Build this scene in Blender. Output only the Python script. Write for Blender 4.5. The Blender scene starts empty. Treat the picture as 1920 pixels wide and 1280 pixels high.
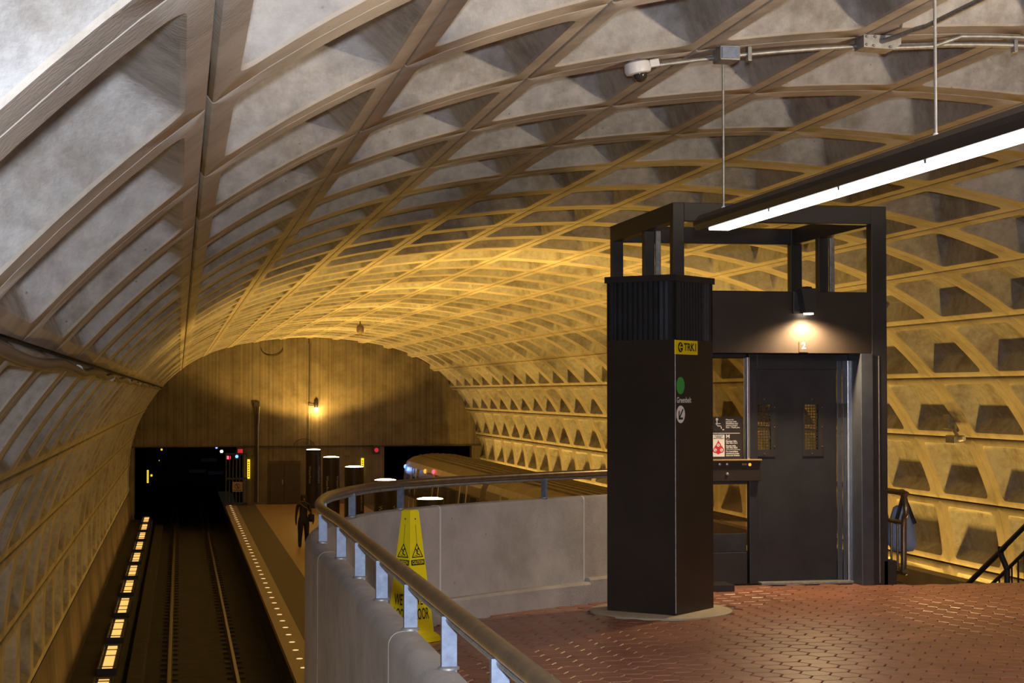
import bpy, bmesh, math, random
from mathutils import Vector, Matrix
import numpy as np
random.seed(7)
sc = bpy.context.scene
COL = sc.collection
PI = math.pi

# ------------------------------------------------------------------ camera
FPX = 3300.0
YAW = math.atan((960 - 337) / FPX)
PIT = math.atan(97 / FPX)
CAM = Vector((0, 0, 5.0))
cd = bpy.data.cameras.new('camera'); cam = bpy.data.objects.new('camera', cd); COL.objects.link(cam)
cd.sensor_width = 36.0; cd.lens = FPX / 1920 * 36.0; cd.clip_start = 0.05; cd.clip_end = 400
cam.location = CAM
cam.rotation_euler = (PI / 2 + PIT, 0, -YAW)
sc.camera = cam

# ------------------------------------------------------------------ world, exposure
w = bpy.data.worlds.new('world'); sc.world = w; w.use_nodes = True
w.node_tree.nodes['Background'].inputs[0].default_value = (0.9, 0.75, 0.55, 1)
w.node_tree.nodes['Background'].inputs[1].default_value = 0.006
sc.view_settings.view_transform = 'Standard'; sc.view_settings.look = 'None'
sc.view_settings.gamma = 1.0; sc.view_settings.use_curve_mapping = False
sc.view_settings.exposure = 0.2
try:
    sc.cycles.use_denoising = True; sc.cycles.max_bounces = 6; sc.cycles.diffuse_bounces = 4
    sc.cycles.sample_clamp_indirect = 4.0; sc.cycles.caustics_reflective = False; sc.cycles.caustics_refractive = False
except Exception: pass

WARM = (1.0, 0.575, 0.105)
P_FLASH, P_PYLON, P_TRACK_L, P_TRACK_R, P_WALL, P_TUBE = 385.0, 2000.0, 15.0, 170.0, 44.0, 6.0
P_MEZZ_FILL = 1500.0  # power of the added mezzanine uplight

def lamp(name, kind, loc, energy, color, rot=None, parent=None, **kw):
    d = bpy.data.lights.new(name, kind); d.energy = energy; d.color = color
    for k, v in kw.items(): setattr(d, k, v)
    o = bpy.data.objects.new(name, d); COL.objects.link(o); o.location = loc
    if rot: o.rotation_euler = rot
    if parent: o.parent = parent
    return o
# the photographer's flash gun, on the camera
lamp('camera_flash', 'AREA', (0.03, -0.02, 5.17), P_FLASH, (0.86, 0.91, 1.0), (PI / 2 + 0.06, 0, -YAW), shape='DISK', size=0.12)

# ------------------------------------------------------------------ materials
def mat(name, col, rough=0.6, metal=0.0, var=0.0, vscale=3.0, bump=0.0, bscale=40.0, emis=None, estr=0.0, spec=0.5, col2=None, stain=0.0):
    m = bpy.data.materials.new(name); m.use_nodes = True
    nt = m.node_tree; b = nt.nodes['Principled BSDF']
    b.inputs['Base Color'].default_value = (*col, 1); b.inputs['Roughness'].default_value = rough
    b.inputs['Metallic'].default_value = metal; b.inputs['Specular IOR Level'].default_value = spec
    if emis:
        b.inputs['Emission Color'].default_value = (*emis, 1); b.inputs['Emission Strength'].default_value = estr
    geo = None
    if var or bump:
        geo = nt.nodes.new('ShaderNodeNewGeometry')
    if var:
        n = nt.nodes.new('ShaderNodeTexNoise'); n.inputs['Scale'].default_value = vscale; n.inputs['Detail'].default_value = 8
        n.inputs['Roughness'].default_value = 0.65
        nt.links.new(geo.outputs['Position'], n.inputs['Vector'])
        r = nt.nodes.new('ShaderNodeValToRGB')
        c2 = col2 or tuple(c * (1 - var) for c in col); c1 = tuple(min(1, c * (1 + var * 0.6)) for c in col)
        r.color_ramp.elements[0].position = 0.32; r.color_ramp.elements[1].position = 0.68
        r.color_ramp.elements[0].color = (*c2, 1); r.color_ramp.elements[1].color = (*c1, 1)
        nt.links.new(n.outputs['Fac'], r.inputs['Fac'])
        out = r.outputs['Color']
        if stain:
            n2 = nt.nodes.new('ShaderNodeTexNoise'); n2.inputs['Scale'].default_value = 1.3; n2.inputs['Detail'].default_value = 9; n2.inputs['Roughness'].default_value = 0.7
            nt.links.new(geo.outputs['Position'], n2.inputs['Vector'])
            r2 = nt.nodes.new('ShaderNodeValToRGB'); r2.color_ramp.elements[0].position = 0.46; r2.color_ramp.elements[1].position = 0.64
            r2.color_ramp.elements[0].color = (1, 1, 1, 1); r2.color_ramp.elements[1].color = (1 - stain, 1 - stain * 1.1, 1 - stain * 1.25, 1)
            nt.links.new(n2.outputs['Fac'], r2.inputs['Fac'])
            # small dark pits
            v = nt.nodes.new('ShaderNodeTexVoronoi'); v.inputs['Scale'].default_value = 7.0
            nt.links.new(geo.outputs['Position'], v.inputs['Vector'])
            r3 = nt.nodes.new('ShaderNodeValToRGB'); r3.color_ramp.elements[0].position = 0.03; r3.color_ramp.elements[1].position = 0.075
            r3.color_ramp.elements[0].color = (0.35, 0.33, 0.3, 1); r3.color_ramp.elements[1].color = (1, 1, 1, 1)
            nt.links.new(v.outputs['Distance'], r3.inputs['Fac'])
            mx = nt.nodes.new('ShaderNodeMixRGB'); mx.blend_type = 'MULTIPLY'; mx.inputs['Fac'].default_value = 1
            nt.links.new(out, mx.inputs['Color1']); nt.links.new(r2.outputs['Color'], mx.inputs['Color2'])
            mx2 = nt.nodes.new('ShaderNodeMixRGB'); mx2.blend_type = 'MULTIPLY'; mx2.inputs['Fac'].default_value = 0.7
            nt.links.new(mx.outputs['Color'], mx2.inputs['Color1']); nt.links.new(r3.outputs['Color'], mx2.inputs['Color2'])
            out = mx2.outputs['Color']
        nt.links.new(out, b.inputs['Base Color'])
    if bump:
        n = nt.nodes.new('ShaderNodeTexNoise'); n.inputs['Scale'].default_value = bscale; n.inputs['Detail'].default_value = 4
        nt.links.new(geo.outputs['Position'], n.inputs['Vector'])
        bp = nt.nodes.new('ShaderNodeBump'); bp.inputs['Strength'].default_value = bump; bp.inputs['Distance'].default_value = 0.01
        nt.links.new(n.outputs['Fac'], bp.inputs['Height']); nt.links.new(bp.outputs['Normal'], b.inputs['Normal'])
    return m

def glass(name, tint, gloss=0.08, rough=0.02):
    m = bpy.data.materials.new(name); m.use_nodes = True; nt = m.node_tree
    nt.nodes.remove(nt.nodes['Principled BSDF']); o = nt.nodes['Material Output']
    t = nt.nodes.new('ShaderNodeBsdfTransparent'); t.inputs[0].default_value = (*tint, 1)
    g = nt.nodes.new('ShaderNodeBsdfGlossy'); g.inputs['Roughness'].default_value = rough; g.inputs[0].default_value = (.9, .9, .9, 1)
    mx = nt.nodes.new('ShaderNodeMixShader'); mx.inputs[0].default_value = gloss
    nt.links.new(t.outputs[0], mx.inputs[1]); nt.links.new(g.outputs[0], mx.inputs[2]); nt.links.new(mx.outputs[0], o.inputs[0])
    return m

def emit(name, col, s):
    return mat(name, tuple(c * 0.5 for c in col), 0.5, emis=col, estr=s)

def board_concrete(name, col, period):
    """board-formed concrete: upright plank marks, weathered"""
    m = mat(name, col, 0.85, var=0.22, vscale=1.2, bump=0.25, bscale=30, stain=0.25)
    nt = m.node_tree; b = nt.nodes['Principled BSDF']
    geo = nt.nodes.new('ShaderNodeNewGeometry')
    mp = nt.nodes.new('ShaderNodeMapping'); mp.inputs['Scale'].default_value = (1 / period, 1 / period, 0.02)
    nt.links.new(geo.outputs['Position'], mp.inputs['Vector'])
    n = nt.nodes.new('ShaderNodeTexNoise'); n.inputs['Scale'].default_value = 1.6; n.inputs['Detail'].default_value = 3
    nt.links.new(mp.outputs['Vector'], n.inputs['Vector'])
    r = nt.nodes.new('ShaderNodeValToRGB'); r.color_ramp.elements[0].position = 0.38; r.color_ramp.elements[1].position = 0.62
    r.color_ramp.elements[0].color = (0.72, 0.70, 0.66, 1); r.color_ramp.elements[1].color = (1.05, 1.05, 1.05, 1)
    nt.links.new(n.outputs['Fac'], r.inputs['Fac'])
    old = b.inputs['Base Color'].links[0].from_socket
    mx = nt.nodes.new('ShaderNodeMixRGB'); mx.blend_type = 'MULTIPLY'; mx.inputs['Fac'].default_value = 1
    nt.links.new(old, mx.inputs['Color1']); nt.links.new(r.outputs['Color'], mx.inputs['Color2'])
    nt.links.new(mx.outputs['Color'], b.inputs['Base Color'])
    return m

M = {}
M['rim'] = mat('coffer_rim_concrete', (0.47, 0.425, 0.375), 0.85, var=0.16, vscale=2.5, bump=0.35, bscale=45, stain=0.26)
M['cell'] = mat('coffer_recess_concrete', (0.43, 0.42, 0.415), 0.9, var=0.22, vscale=9, bump=0.45, bscale=60, stain=0.38)
M['joint'] = mat('panel_joint', (0.07, 0.055, 0.045), 0.9, var=0.3, vscale=4)
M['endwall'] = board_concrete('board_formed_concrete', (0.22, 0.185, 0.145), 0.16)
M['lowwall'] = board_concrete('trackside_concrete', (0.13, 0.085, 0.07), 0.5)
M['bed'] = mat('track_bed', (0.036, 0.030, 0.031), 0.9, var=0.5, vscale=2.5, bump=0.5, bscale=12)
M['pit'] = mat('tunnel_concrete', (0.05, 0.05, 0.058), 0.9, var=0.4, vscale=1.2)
M['rail'] = mat('rail_steel', (0.30, 0.27, 0.25), 0.35, 0.9, var=0.2, vscale=6)
M['railside'] = mat('rust', (0.06, 0.040, 0.034), 0.8, var=0.3, vscale=8)
M['granite'] = mat('edge_granite', (0.28, 0.22, 0.18), 0.6, var=0.2, vscale=30)
M['tactile'] = mat('dark_tactile_strip', (0.08, 0.06, 0.055), 0.7, var=0.25, vscale=12)
M['plat'] = mat('platform_paver', (0.28, 0.175, 0.105), 0.5, var=0.25, vscale=5)
M['tile'] = mat('terracotta_paver', (0.34, 0.15, 0.10), 0.36, var=0.3, vscale=2.0, bump=0.2, bscale=50, spec=0.5)
M['grout'] = mat('grout', (0.20, 0.115, 0.085), 0.8, var=0.3, vscale=8)
M['parapet'] = mat('parapet_concrete', (0.45, 0.415, 0.40), 0.85, var=0.16, vscale=3.5, bump=0.4, bscale=70, stain=0.2)
M['caulk'] = mat('white_caulk', (0.72, 0.72, 0.73), 0.6)
M['bronze'] = mat('bronze_tube', (0.30, 0.22, 0.14), 0.34, 0.7, var=0.3, vscale=12)
M['galv'] = mat('galvanised_steel', (0.20, 0.245, 0.35), 0.5, 0.35, var=0.25, vscale=35)
M['galvd'] = mat('dull_galvanised_steel', (0.36, 0.36, 0.36), 0.5, 0.6, var=0.3, vscale=20)
M['brown'] = mat('dark_bronze_panel', (0.034, 0.026, 0.023), 0.38, 0.15, var=0.25, vscale=2.5, spec=0.4)
M['black'] = mat('black_painted_steel', (0.028, 0.026, 0.029), 0.42, 0.1, var=0.25, vscale=3)
M['door'] = mat('dark_door_steel', (0.032, 0.034, 0.042), 0.4, 0.3, var=0.3, vscale=4)
M['steel'] = mat('brushed_steel', (0.55, 0.56, 0.60), 0.3, 0.9, var=0.15, vscale=20)
M['jamb'] = mat('blue_grey_jamb', (0.085, 0.095, 0.125), 0.4, 0.5, var=0.2, vscale=6)
M['brass'] = mat('brass_edge', (0.75, 0.5, 0.22), 0.3, 0.8)
M['glass'] = glass('tinted_glass', (0.80, 0.78, 0.74), 0.05)
M['wire'] = mat('glass_wire', (0.03, 0.03, 0.03), 0.5)
M['wglass'] = mat('wired_glass', (0.16, 0.13, 0.08), 0.25, 0.2)
M['white'] = mat('white_print', (0.86, 0.86, 0.87), 0.6)
M['ink'] = mat('black_print', (0.012, 0.012, 0.012), 0.6)
M['yellow'] = mat('yellow_sign', (0.90, 0.72, 0.0), 0.5, emis=(0.9, 0.7, 0.0), estr=0.0)
M['cone'] = mat('yellow_plastic', (1.0, 0.82, 0.01), 0.45)
M['green'] = mat('green_print', (0.05, 0.33, 0.06), 0.6)
M['red'] = mat('red_print', (0.62, 0.02, 0.05), 0.6)
M['signbg'] = mat('sign_dark_brown', (0.03, 0.022, 0.02), 0.5)
M['lens'] = emit('fluorescent_lens', (1.0, 0.97, 0.95), P_TUBE)
M['disc'] = emit('lamp_disc', (1.0, 0.72, 0.36), 14.0)
M['trk'] = emit('track_lamp_lens', (1.0, 0.56, 0.15), 0.95)
M['lampw'] = emit('small_bulb', (1.0, 0.82, 0.6), 30.0)
M['edge'] = emit('edge_lens', (1.0, 0.68, 0.32), 0.8)
M['train'] = mat('car_body_aluminium', (0.34, 0.29, 0.23), 0.45, 0.45, var=0.2, vscale=3)
M['trainroof'] = mat('car_roof', (0.21, 0.165, 0.115), 0.55, 0.2, var=0.3, vscale=2)
M['traindk'] = mat('car_brown_band', (0.04, 0.025, 0.02), 0.4)
M['tglass'] = mat('car_window', (0.02, 0.02, 0.025), 0.12)
M['bluel'] = emit('blue_lamp', (0.12, 0.25, 1.0), 3.0)
M['redl'] = emit('red_lamp', (1.0, 0.03, 0.06), 5.0)
M['redd'] = emit('dim_red_sign', (0.8, 0.03, 0.06), 0.5)
M['orl'] = emit('orange_lamp', (1.0, 0.4, 0.05), 1.2)
M['whl'] = emit('white_lamp', (0.9, 0.9, 1.0), 5.0)
M['grl'] = emit('green_marker', (0.1, 0.8, 0.45), 0.6)
M['yel'] = emit('yellow_marker', (1.0, 0.75, 0.03), 0.9)
M['bag'] = mat('pale_blue_fabric', (0.36, 0.42, 0.62), 0.8, var=0.15, vscale=9)
M['strap'] = mat('black_webbing', (0.015, 0.015, 0.017), 0.7)
M['skin'] = mat('skin', (0.30, 0.18, 0.12), 0.55)
M['hair'] = mat('dark_hair', (0.012, 0.010, 0.009), 0.6)
M['navy'] = mat('dark_navy_cloth', (0.013, 0.013, 0.022), 0.8)
M['shoe'] = mat('black_leather', (0.01, 0.01, 0.01), 0.4)
M['plate'] = mat('sign_tan', (0.40, 0.29, 0.19), 0.6)
M['palegrey'] = mat('pale_grey_print', (0.36, 0.34, 0.32), 0.6)
M['greyplate'] = mat('dim_grey_plate', (0.16, 0.13, 0.11), 0.6)
M['camw'] = mat('white_camera_body', (0.72, 0.72, 0.74), 0.4)
M['dome'] = mat('smoked_dome', (0.05, 0.045, 0.04), 0.08, 0.3)
M['concpad'] = mat('concrete_pad', (0.42, 0.36, 0.26), 0.8, var=0.15, vscale=10)
M['stair'] = mat('escalator_deck', (0.33, 0.27, 0.19), 0.4, 0.5, var=0.2, vscale=3)

# ------------------------------------------------------------------ mesh helpers
class MB:
    def __init__(s): s.v = []; s.f = []; s.m = []
    def add(s, vs, fs, mi=0):
        b = len(s.v); s.v += [tuple(v) for v in vs]; s.f += [tuple(i + b for i in f) for f in fs]; s.m += [mi] * len(fs); return s
    def box(s, x0, x1, y0, y1, z0, z1, mi=0, bev=0.0):
        if bev <= 0:
            vs = [(x, y, z) for z in (z0, z1) for y in (y0, y1) for x in (x0, x1)]
            return s.add(vs, [(0, 2, 3, 1), (4, 5, 7, 6), (0, 1, 5, 4), (2, 6, 7, 3), (0, 4, 6, 2), (1, 3, 7, 5)], mi)
        bm = bmesh.new(); bmesh.ops.create_cube(bm, size=1)
        for v in bm.verts: v.co = Vector(((x0 + x1) / 2 + v.co.x * (x1 - x0), (y0 + y1) / 2 + v.co.y * (y1 - y0), (z0 + z1) / 2 + v.co.z * (z1 - z0)))
        bmesh.ops.bevel(bm, geom=bm.edges[:], offset=bev, segments=2, affect='EDGES', profile=0.5)
        bm.verts.index_update()
        s.add([v.co[:] for v in bm.verts], [[v.index for v in f.verts] for f in bm.faces], mi); bm.free(); return s
    def prism(s, poly, axis, a0, a1, mi=0):
        """poly: 2-D outline; axis 0/1/2 is the extrusion axis"""
        n = len(poly); vs = []
        for a in (a0, a1):
            for p in poly:
                q = list(p); q.insert(axis, a); vs.append(q)
        fs = [tuple(range(n))[::-1], tuple(range(n, 2 * n))] + [(i, (i + 1) % n, n + (i + 1) % n, n + i) for i in range(n)]
        return s.add(vs, fs, mi)
    def tube(s, pts, r, k=10, mi=0, cap=True, rb=None):
        pts = [Vector(p) for p in pts]; n = len(pts); vs = []
        ref = None
        for i, p in enumerate(pts):
            t = (pts[min(i + 1, n - 1)] - pts[max(i - 1, 0)]).normalized()
            if ref is None: ref = Vector((0, 0, 1)) if abs(t.z) < 0.9 else Vector((1, 0, 0))
            a = (ref - t * ref.dot(t)).normalized(); b = t.cross(a); ref = a
            for j in range(k):
                th = 2 * PI * j / k
                vs.append(p + a * (r * math.cos(th)) + b * ((rb or r) * math.sin(th)))
        fs = [(i * k + j, i * k + (j + 1) % k, (i + 1) * k + (j + 1) % k, (i + 1) * k + j) for i in range(n - 1) for j in range(k)]
        if cap: fs += [tuple(range(k))[::-1], tuple(range((n - 1) * k, n * k))]
        return s.add(vs, fs, mi)
    def lathe(s, prof, c, k=24, mi=0, axis=2):
        vs = []
        for r, h in prof:
            for j in range(k):
                th = 2 * PI * j / k; p = [r * math.cos(th), r * math.sin(th)]; p.insert(axis, h)
                vs.append((c[0] + p[0], c[1] + p[1], c[2] + p[2]))
        n = len(prof)
        fs = [(i * k + j, i * k + (j + 1) % k, (i + 1) * k + (j + 1) % k, (i + 1) * k + j) for i in range(n - 1) for j in range(k)]
        fs += [tuple(range(k))[::-1], tuple(range((n - 1) * k, n * k))]
        return s.add(vs, fs, mi)
    def mesh(s, name, mats, smooth=0.0):
        me = bpy.data.meshes.new(name); me.from_pydata(s.v, [], s.f)
        for m in (mats if isinstance(mats, (list, tuple)) else [mats]): me.materials.append(m)
        if any(s.m): me.polygons.foreach_set('material_index', s.m)
        bm = bmesh.new(); bm.from_mesh(me); bmesh.ops.recalc_face_normals(bm, faces=bm.faces); bm.to_mesh(me); bm.free()
        if smooth:
            me.polygons.foreach_set('use_smooth', [True] * len(me.polygons))
            me.set_sharp_from_angle(angle=math.radians(smooth))
        me.update(); return me
    def build(s, name, mats, parent=None, smooth=0.0, loc=None):
        return link(name, s.mesh(name, mats, smooth), parent, loc)

def link(name, me, parent=None, loc=None):
    o = bpy.data.objects.new(name, me); COL.objects.link(o)
    if parent is not None: o.parent = parent
    if loc is not None: o.location = loc
    return o
def tag(o, label, cat, group=None):
    o['label'] = label; o['category'] = cat
    if group: o['group'] = group
    return o
def thing(name, label, cat, loc=(0, 0, 0), group=None):
    o = bpy.data.objects.new(name, None); COL.objects.link(o); o.location = loc; o.empty_display_size = 0.1
    return tag(o, label, cat, group)
def struct(o): o['kind'] = 'structure'; return o
def copy_tree(o, parent=None):
    c = o.copy(); COL.objects.link(c); c.parent = parent
    for ch in list(o.children): copy_tree(ch, c)
    return c

def text_geo(body, size, bold=0.0, width=None):
    """flat lettering as (verts, faces) in the xy plane, centred"""
    cu = bpy.data.curves.new('lettering', 'FONT'); cu.body = body; cu.size = size; cu.align_x = 'CENTER'; cu.align_y = 'CENTER'
    cu.offset = bold; cu.resolution_u = 3
    ob = bpy.data.objects.new('lettering', cu); COL.objects.link(ob)
    bpy.context.view_layer.update()
    me = bpy.data.meshes.new_from_object(ob.evaluated_get(bpy.context.evaluated_depsgraph_get()))
    vs = [v.co.copy() for v in me.vertices]; fs = [tuple(p.vertices) for p in me.polygons]
    bpy.data.objects.remove(ob); bpy.data.curves.remove(cu); bpy.data.meshes.remove(me)
    if width and vs:
        xs = [v.x for v in vs]; k = width / (max(xs) - min(xs)); c = (max(xs) + min(xs)) / 2
        for v in vs: v.x = (v.x - c) * k
    return vs, fs
class Plane2:
    """writes flat print on a plane: o origin, r right, u up"""
    def __init__(s, o, r, u, lift=0.002):
        s.o = Vector(o); s.r = Vector(r).normalized(); s.u = Vector(u).normalized(); s.n = s.r.cross(s.u).normalized(); s.l = lift
    def p(s, x, y, l=None): return s.o + s.r * x + s.u * y + s.n * (s.l if l is None else l)
    def text(s, mb, body, x, y, size, bold=0.0, width=None, rot=0.0, lift=None):
        vs, fs = text_geo(body, size, bold, width); c, n = math.cos(rot), math.sin(rot)
        mb.add([s.p(x + v.x * c - v.y * n, y + v.x * n + v.y * c, lift) for v in vs], fs); return mb
    def poly(s, mb, pts, lift=None):
        mb.add([s.p(a, b, lift) for a, b in pts], [tuple(range(len(pts)))]); return mb
    def rect(s, mb, x0, x1, y0, y1, lift=None): return s.poly(mb, [(x0, y0), (x1, y0), (x1, y1), (x0, y1)], lift)
    def disc(s, mb, x, y, r, k=28, lift=None): return s.poly(mb, [(x + r * math.cos(2 * PI * i / k), y + r * math.sin(2 * PI * i / k)) for i in range(k)], lift)
    def line(s, mb, pts, wd, lift=None):
        for (a, b), (c, d) in zip(pts[:-1], pts[1:]):
            L = math.hypot(c - a, d - b) or 1e-6; ex, ey = (c - a) / L * wd / 2, (d - b) / L * wd / 2; nx, ny = -ey, ex
            s.poly(mb, [(a - ex + nx, b - ey + ny), (a - ex - nx, b - ey - ny), (c + ex - nx, d + ey - ny), (c + ex + nx, d + ey + ny)], lift)
        return mb
    def slab(s, x0, x1, y0, y1, t):
        mb = MB(); vs = [s.p(x, y, l) for l in (0.0, t) for x, y in ((x0, y0), (x1, y0), (x1, y1), (x0, y1))]
        mb.add(vs, [(0, 1, 2, 3), (4, 5, 6, 7), (0, 1, 5, 4), (1, 2, 6, 5), (2, 3, 7, 6), (3, 0, 4, 7)]); return mb

# ------------------------------------------------------------------ the vault
X0 = 5.75; PY = 2.31; YJ = 25.16; YEND = 80.2
HP = np.array([(0, 7.49), (1.19, 7.43), (2.37, 7.29), (3.52, 7.06), (4.62, 6.68), (5.64, 6.08), (6.53, 5.24), (7.23, 4.24), (7.70, 3.10), (7.89, 1.93), (7.90, 0.68), (7.80, -0.56)])
def hprof(u):
    """half profile by Catmull-Rom"""
    P = lambda i: HP[i] if i >= 0 else np.array([-HP[-i][0], HP[-i][1]])
    i = int(min(max(math.floor(u), 0), len(HP) - 2)); t = u - i
    p0, p1, p2 = P(i - 1), P(i), P(i + 1); p3 = HP[i + 2] if i + 2 < len(HP) else 2 * p2 - p1
    return 0.5 * ((2 * p1) + (p2 - p0) * t + (2 * p0 - 5 * p1 + 4 * p2 - p3) * t * t + (3 * p1 - p0 - 3 * p2 + p3) * t ** 3)
def prof(u, d=0.0):
    a = abs(u); s = 1 if u >= 0 else -1
    p = hprof(a); q0 = hprof(max(a - 0.01, 0)); q1 = hprof(a + 0.01); t = (q1 - q0); t = t / np.linalg.norm(t)
    n = np.array([-t[1], t[0]])              # outward
    if a < 0.01: n = np.array([0, 1.0])
    p = p + n * d
    return (X0 + s * p[0], p[1])

def coffer_mesh(n):
    """one precast coffer panel between rib lines n and n+1, y from 0 to PY"""
    H = 1.22; A, B = 0.5, PY / 2
    def ring(hu, hv, r, ku=5, kv=2, kc=4):
        pts = []
        def corner(cx, cy, a0):
            for i in range(kc + 1):
                a = a0 + PI / 2 * i / kc; pts.append((cx + r / H * math.cos(a), cy + r * math.sin(a)))
        ru = r / H
        def side(p, q, k):
            for i in range(1, k): t = i / k; pts.append((p[0] + (q[0] - p[0]) * t, p[1] + (q[1] - p[1]) * t))
        corner(hu - ru, hv - r, 0); side((hu - ru, hv), (-hu + ru, hv), ku)
        corner(-hu + ru, hv - r, PI / 2); side((-hu, hv - r), (-hu, -hv + r), kv)
        corner(-hu + ru, -hv + r, PI); side((-hu + ru, -hv), (hu - ru, -hv), ku)
        corner(hu - ru, -hv + r, 1.5 * PI); side((hu, -hv + r), (hu, hv - r), kv)
        return pts
    big = 0.022 / H if abs(n + 0.5) > 4.6 else 0.010 / H
    ou, ov = A - big, B - 0.005
    DD = .34 if abs(n + .5) < 3.6 else (.29 if abs(n + .5) < 5.6 else .245)      # the crown coffers are deeper
    pu, pv = A - 0.135 / H, B - 0.275
    sets = [(ring(ou, ov, 0.012), 0.06), (ring(ou, ov, 0.012), 0.005), (ring(ou - 0.005, ov - 0.005, 0.012), 0.0), (ring(pu + 0.012 / H, pv + 0.012, 0.10), 0.0), (ring(pu, pv, 0.10), 0.015),
            (ring(pu - 0.11 / H, pv - 0.16, 0.05), DD - .01), (ring(pu - 0.13 / H, pv - 0.185, 0.04), DD)]
    mb = MB(); vs = []
    for pts, d in sets:
        for (a, b) in pts:
            x, z = prof(n + 0.5 + a, d); vs.append((x, B + b, z))
    K = len(sets[0][0]); fs = []; mi = []
    for s in range(len(sets) - 1):
        for j in range(K):
            fs.append((s * K + j, s * K + (j + 1) % K, (s + 1) * K + (j + 1) % K, (s + 1) * K + j)); mi.append(0 if s < 4 else 1)
    base = (len(sets) - 1) * K
    # back panel: strips between mirrored points (ring starts at +u side, +v half)
    kc, ku, kv = 4, 5, 2
    half = [base + i for i in range(0, kc + 1 + ku - 1 + kc + 1)]          # +v half, u from + to -
    o2 = kc + 1 + ku - 1 + kc + 1 + kv - 1
    other = [base + o2 + i for i in range(0, kc + 1 + ku - 1 + kc + 1)][::-1]
    mid1 = base + o2 - 1; mid0 = base + K - 1
    for i in range(len(half) - 1):
        fs.append((half[i], half[i + 1], other[i + 1], other[i])); mi.append(1)
    fs.append((half[-1], mid1, other[-1])); mi.append(1)
    fs.append((half[0], other[0], mid0)); mi.append(1)
    mb.v = vs; mb.f = fs; mb.m = mi
    return mb

def project(p):
    d = Vector(p) - CAM
    fw = Vector((math.sin(YAW) * math.cos(PIT), math.cos(YAW) * math.cos(PIT), math.sin(PIT))); rt = Vector((math.cos(YAW), -math.sin(YAW), 0)); up = rt.cross(fw)
    z = d.dot(fw)
    return 960 + FPX * d.dot(rt) / z, 640 - FPX * d.dot(up) / z, z

# backing: the recessed joints between panels
mb = MB()
KMIN, KMAX = -12, 23
ya, yb = YJ + KMIN * PY, YEND
def strip_u(u0, u1, d, y0, y1, k=1):
    for i in range(k):
        a, b = u0 + (u1 - u0) * i / k, u0 + (u1 - u0) * (i + 1) / k
        (xa, za), (xb, zb) = prof(a, d), prof(b, d)
        mb.add([(xa, y0, za), (xb, y0, zb), (xb, y1, zb), (xa, y1, za)], [(0, 1, 2, 3)])
for n in range(-10, 11): strip_u(n - 0.035, n + 0.035, 0.05, ya, yb)
for k in range(KMIN, KMAX + 1):
    y = YJ + k * PY; strip_u(-10, 10, 0.05, y - 0.03, y + 0.03, 60)
ceiling = struct(mb.build('ceiling', M['joint'])); ceiling['label'] = 'dark recessed joints of the coffered concrete vault'
rows = {n: coffer_mesh(n) for n in range(-10, 10)}
row_me = {n: rows[n].mesh('coffer_panel', [M['rim'], M['cell']], 40) for n in rows}
cells = []
for n in rows:
    for k in range(KMIN, KMAX + 1):
        y = YJ + k * PY
        if y > YEND: continue
        area = 0; c = []
        for (u, v) in ((n, 0), (n + 1, 0), (n + 1, PY), (n, PY)):
            x, z = prof(u); px, py, pz = project((x, y + v, z))
            if pz < 0.6: c = None; break
            c.append((min(max(px, -50), 1970), min(max(py, -50), 1330)))
        if c:
            area = abs(sum(c[i][0] * c[(i + 1) % 4][1] - c[(i + 1) % 4][0] * c[i][1] for i in range(4)) / 2)
            cx, cz = prof(n + 0.5); px, py, pz = project((cx, y + PY / 2, cz))
            if n >= 8 and py > 1010 and px < 1640: area *= 0.05      # behind train and parapet
        cells.append((area, n, y))
cells.sort(key=lambda t: -t[0])
for area, n, y in cells[:300]:
    link('coffer_panel', row_me[n], ceiling, (0, y, 0))
rest = MB()
for area, n, y in cells[300:]:
    r = rows[n]; b = len(rest.v)
    rest.v += [(v[0], v[1] + y, v[2]) for v in r.v]; rest.f += [tuple(i + b for i in f) for f in r.f]; rest.m += r.m
o = rest.build('coffer_panels', [M['rim'], M['cell']], ceiling, 40); o['kind'] = 'stuff'

# ------------------------------------------------------------------ end wall with two track portals
mb = MB()
poly = []
for i in range(0, 121): poly.append(prof(-10 + i * 20 / 120, 0.10))
zt = 2.6
# upper part above the portals, then piers
up = [p for p in poly if p[1] > zt]
def at_z(side, z):
    u = 0
    for i in range(2000):
        if hprof(i * 0.0055)[1] < z: u = i * 0.0055; break
    return prof(side * u, 0.10)
mb.prism([at_z(-1, zt)] + up + [at_z(1, zt)], 1, YEND, YEND + 0.6)
low = lambda x0, x1: mb.box(x0, x1, YEND, YEND + 0.6, -1.6, zt)
low(-2.4, -1.95); low(2.8, 9.2); low(13.26, 13.9)
end_wall = struct(mb.build('wall_end', M['endwall'])); end_wall['label'] = 'board-formed concrete end wall under the vault'
mb = MB()
for a, b in ((-2.2, 13.7),): mb.box(a, b, YEND - 0.05, YEND - 0.002, zt - 0.02, zt + 0.03)
struct(mb.build('trim_1', M['joint']))
# dark running tunnels behind the portals
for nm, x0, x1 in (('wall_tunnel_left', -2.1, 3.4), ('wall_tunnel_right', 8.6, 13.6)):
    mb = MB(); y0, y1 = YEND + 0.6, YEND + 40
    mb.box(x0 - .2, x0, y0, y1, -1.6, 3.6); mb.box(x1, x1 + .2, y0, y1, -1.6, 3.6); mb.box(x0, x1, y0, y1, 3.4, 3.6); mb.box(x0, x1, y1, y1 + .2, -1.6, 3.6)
    struct(mb.build(nm, M['pit']))

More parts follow.
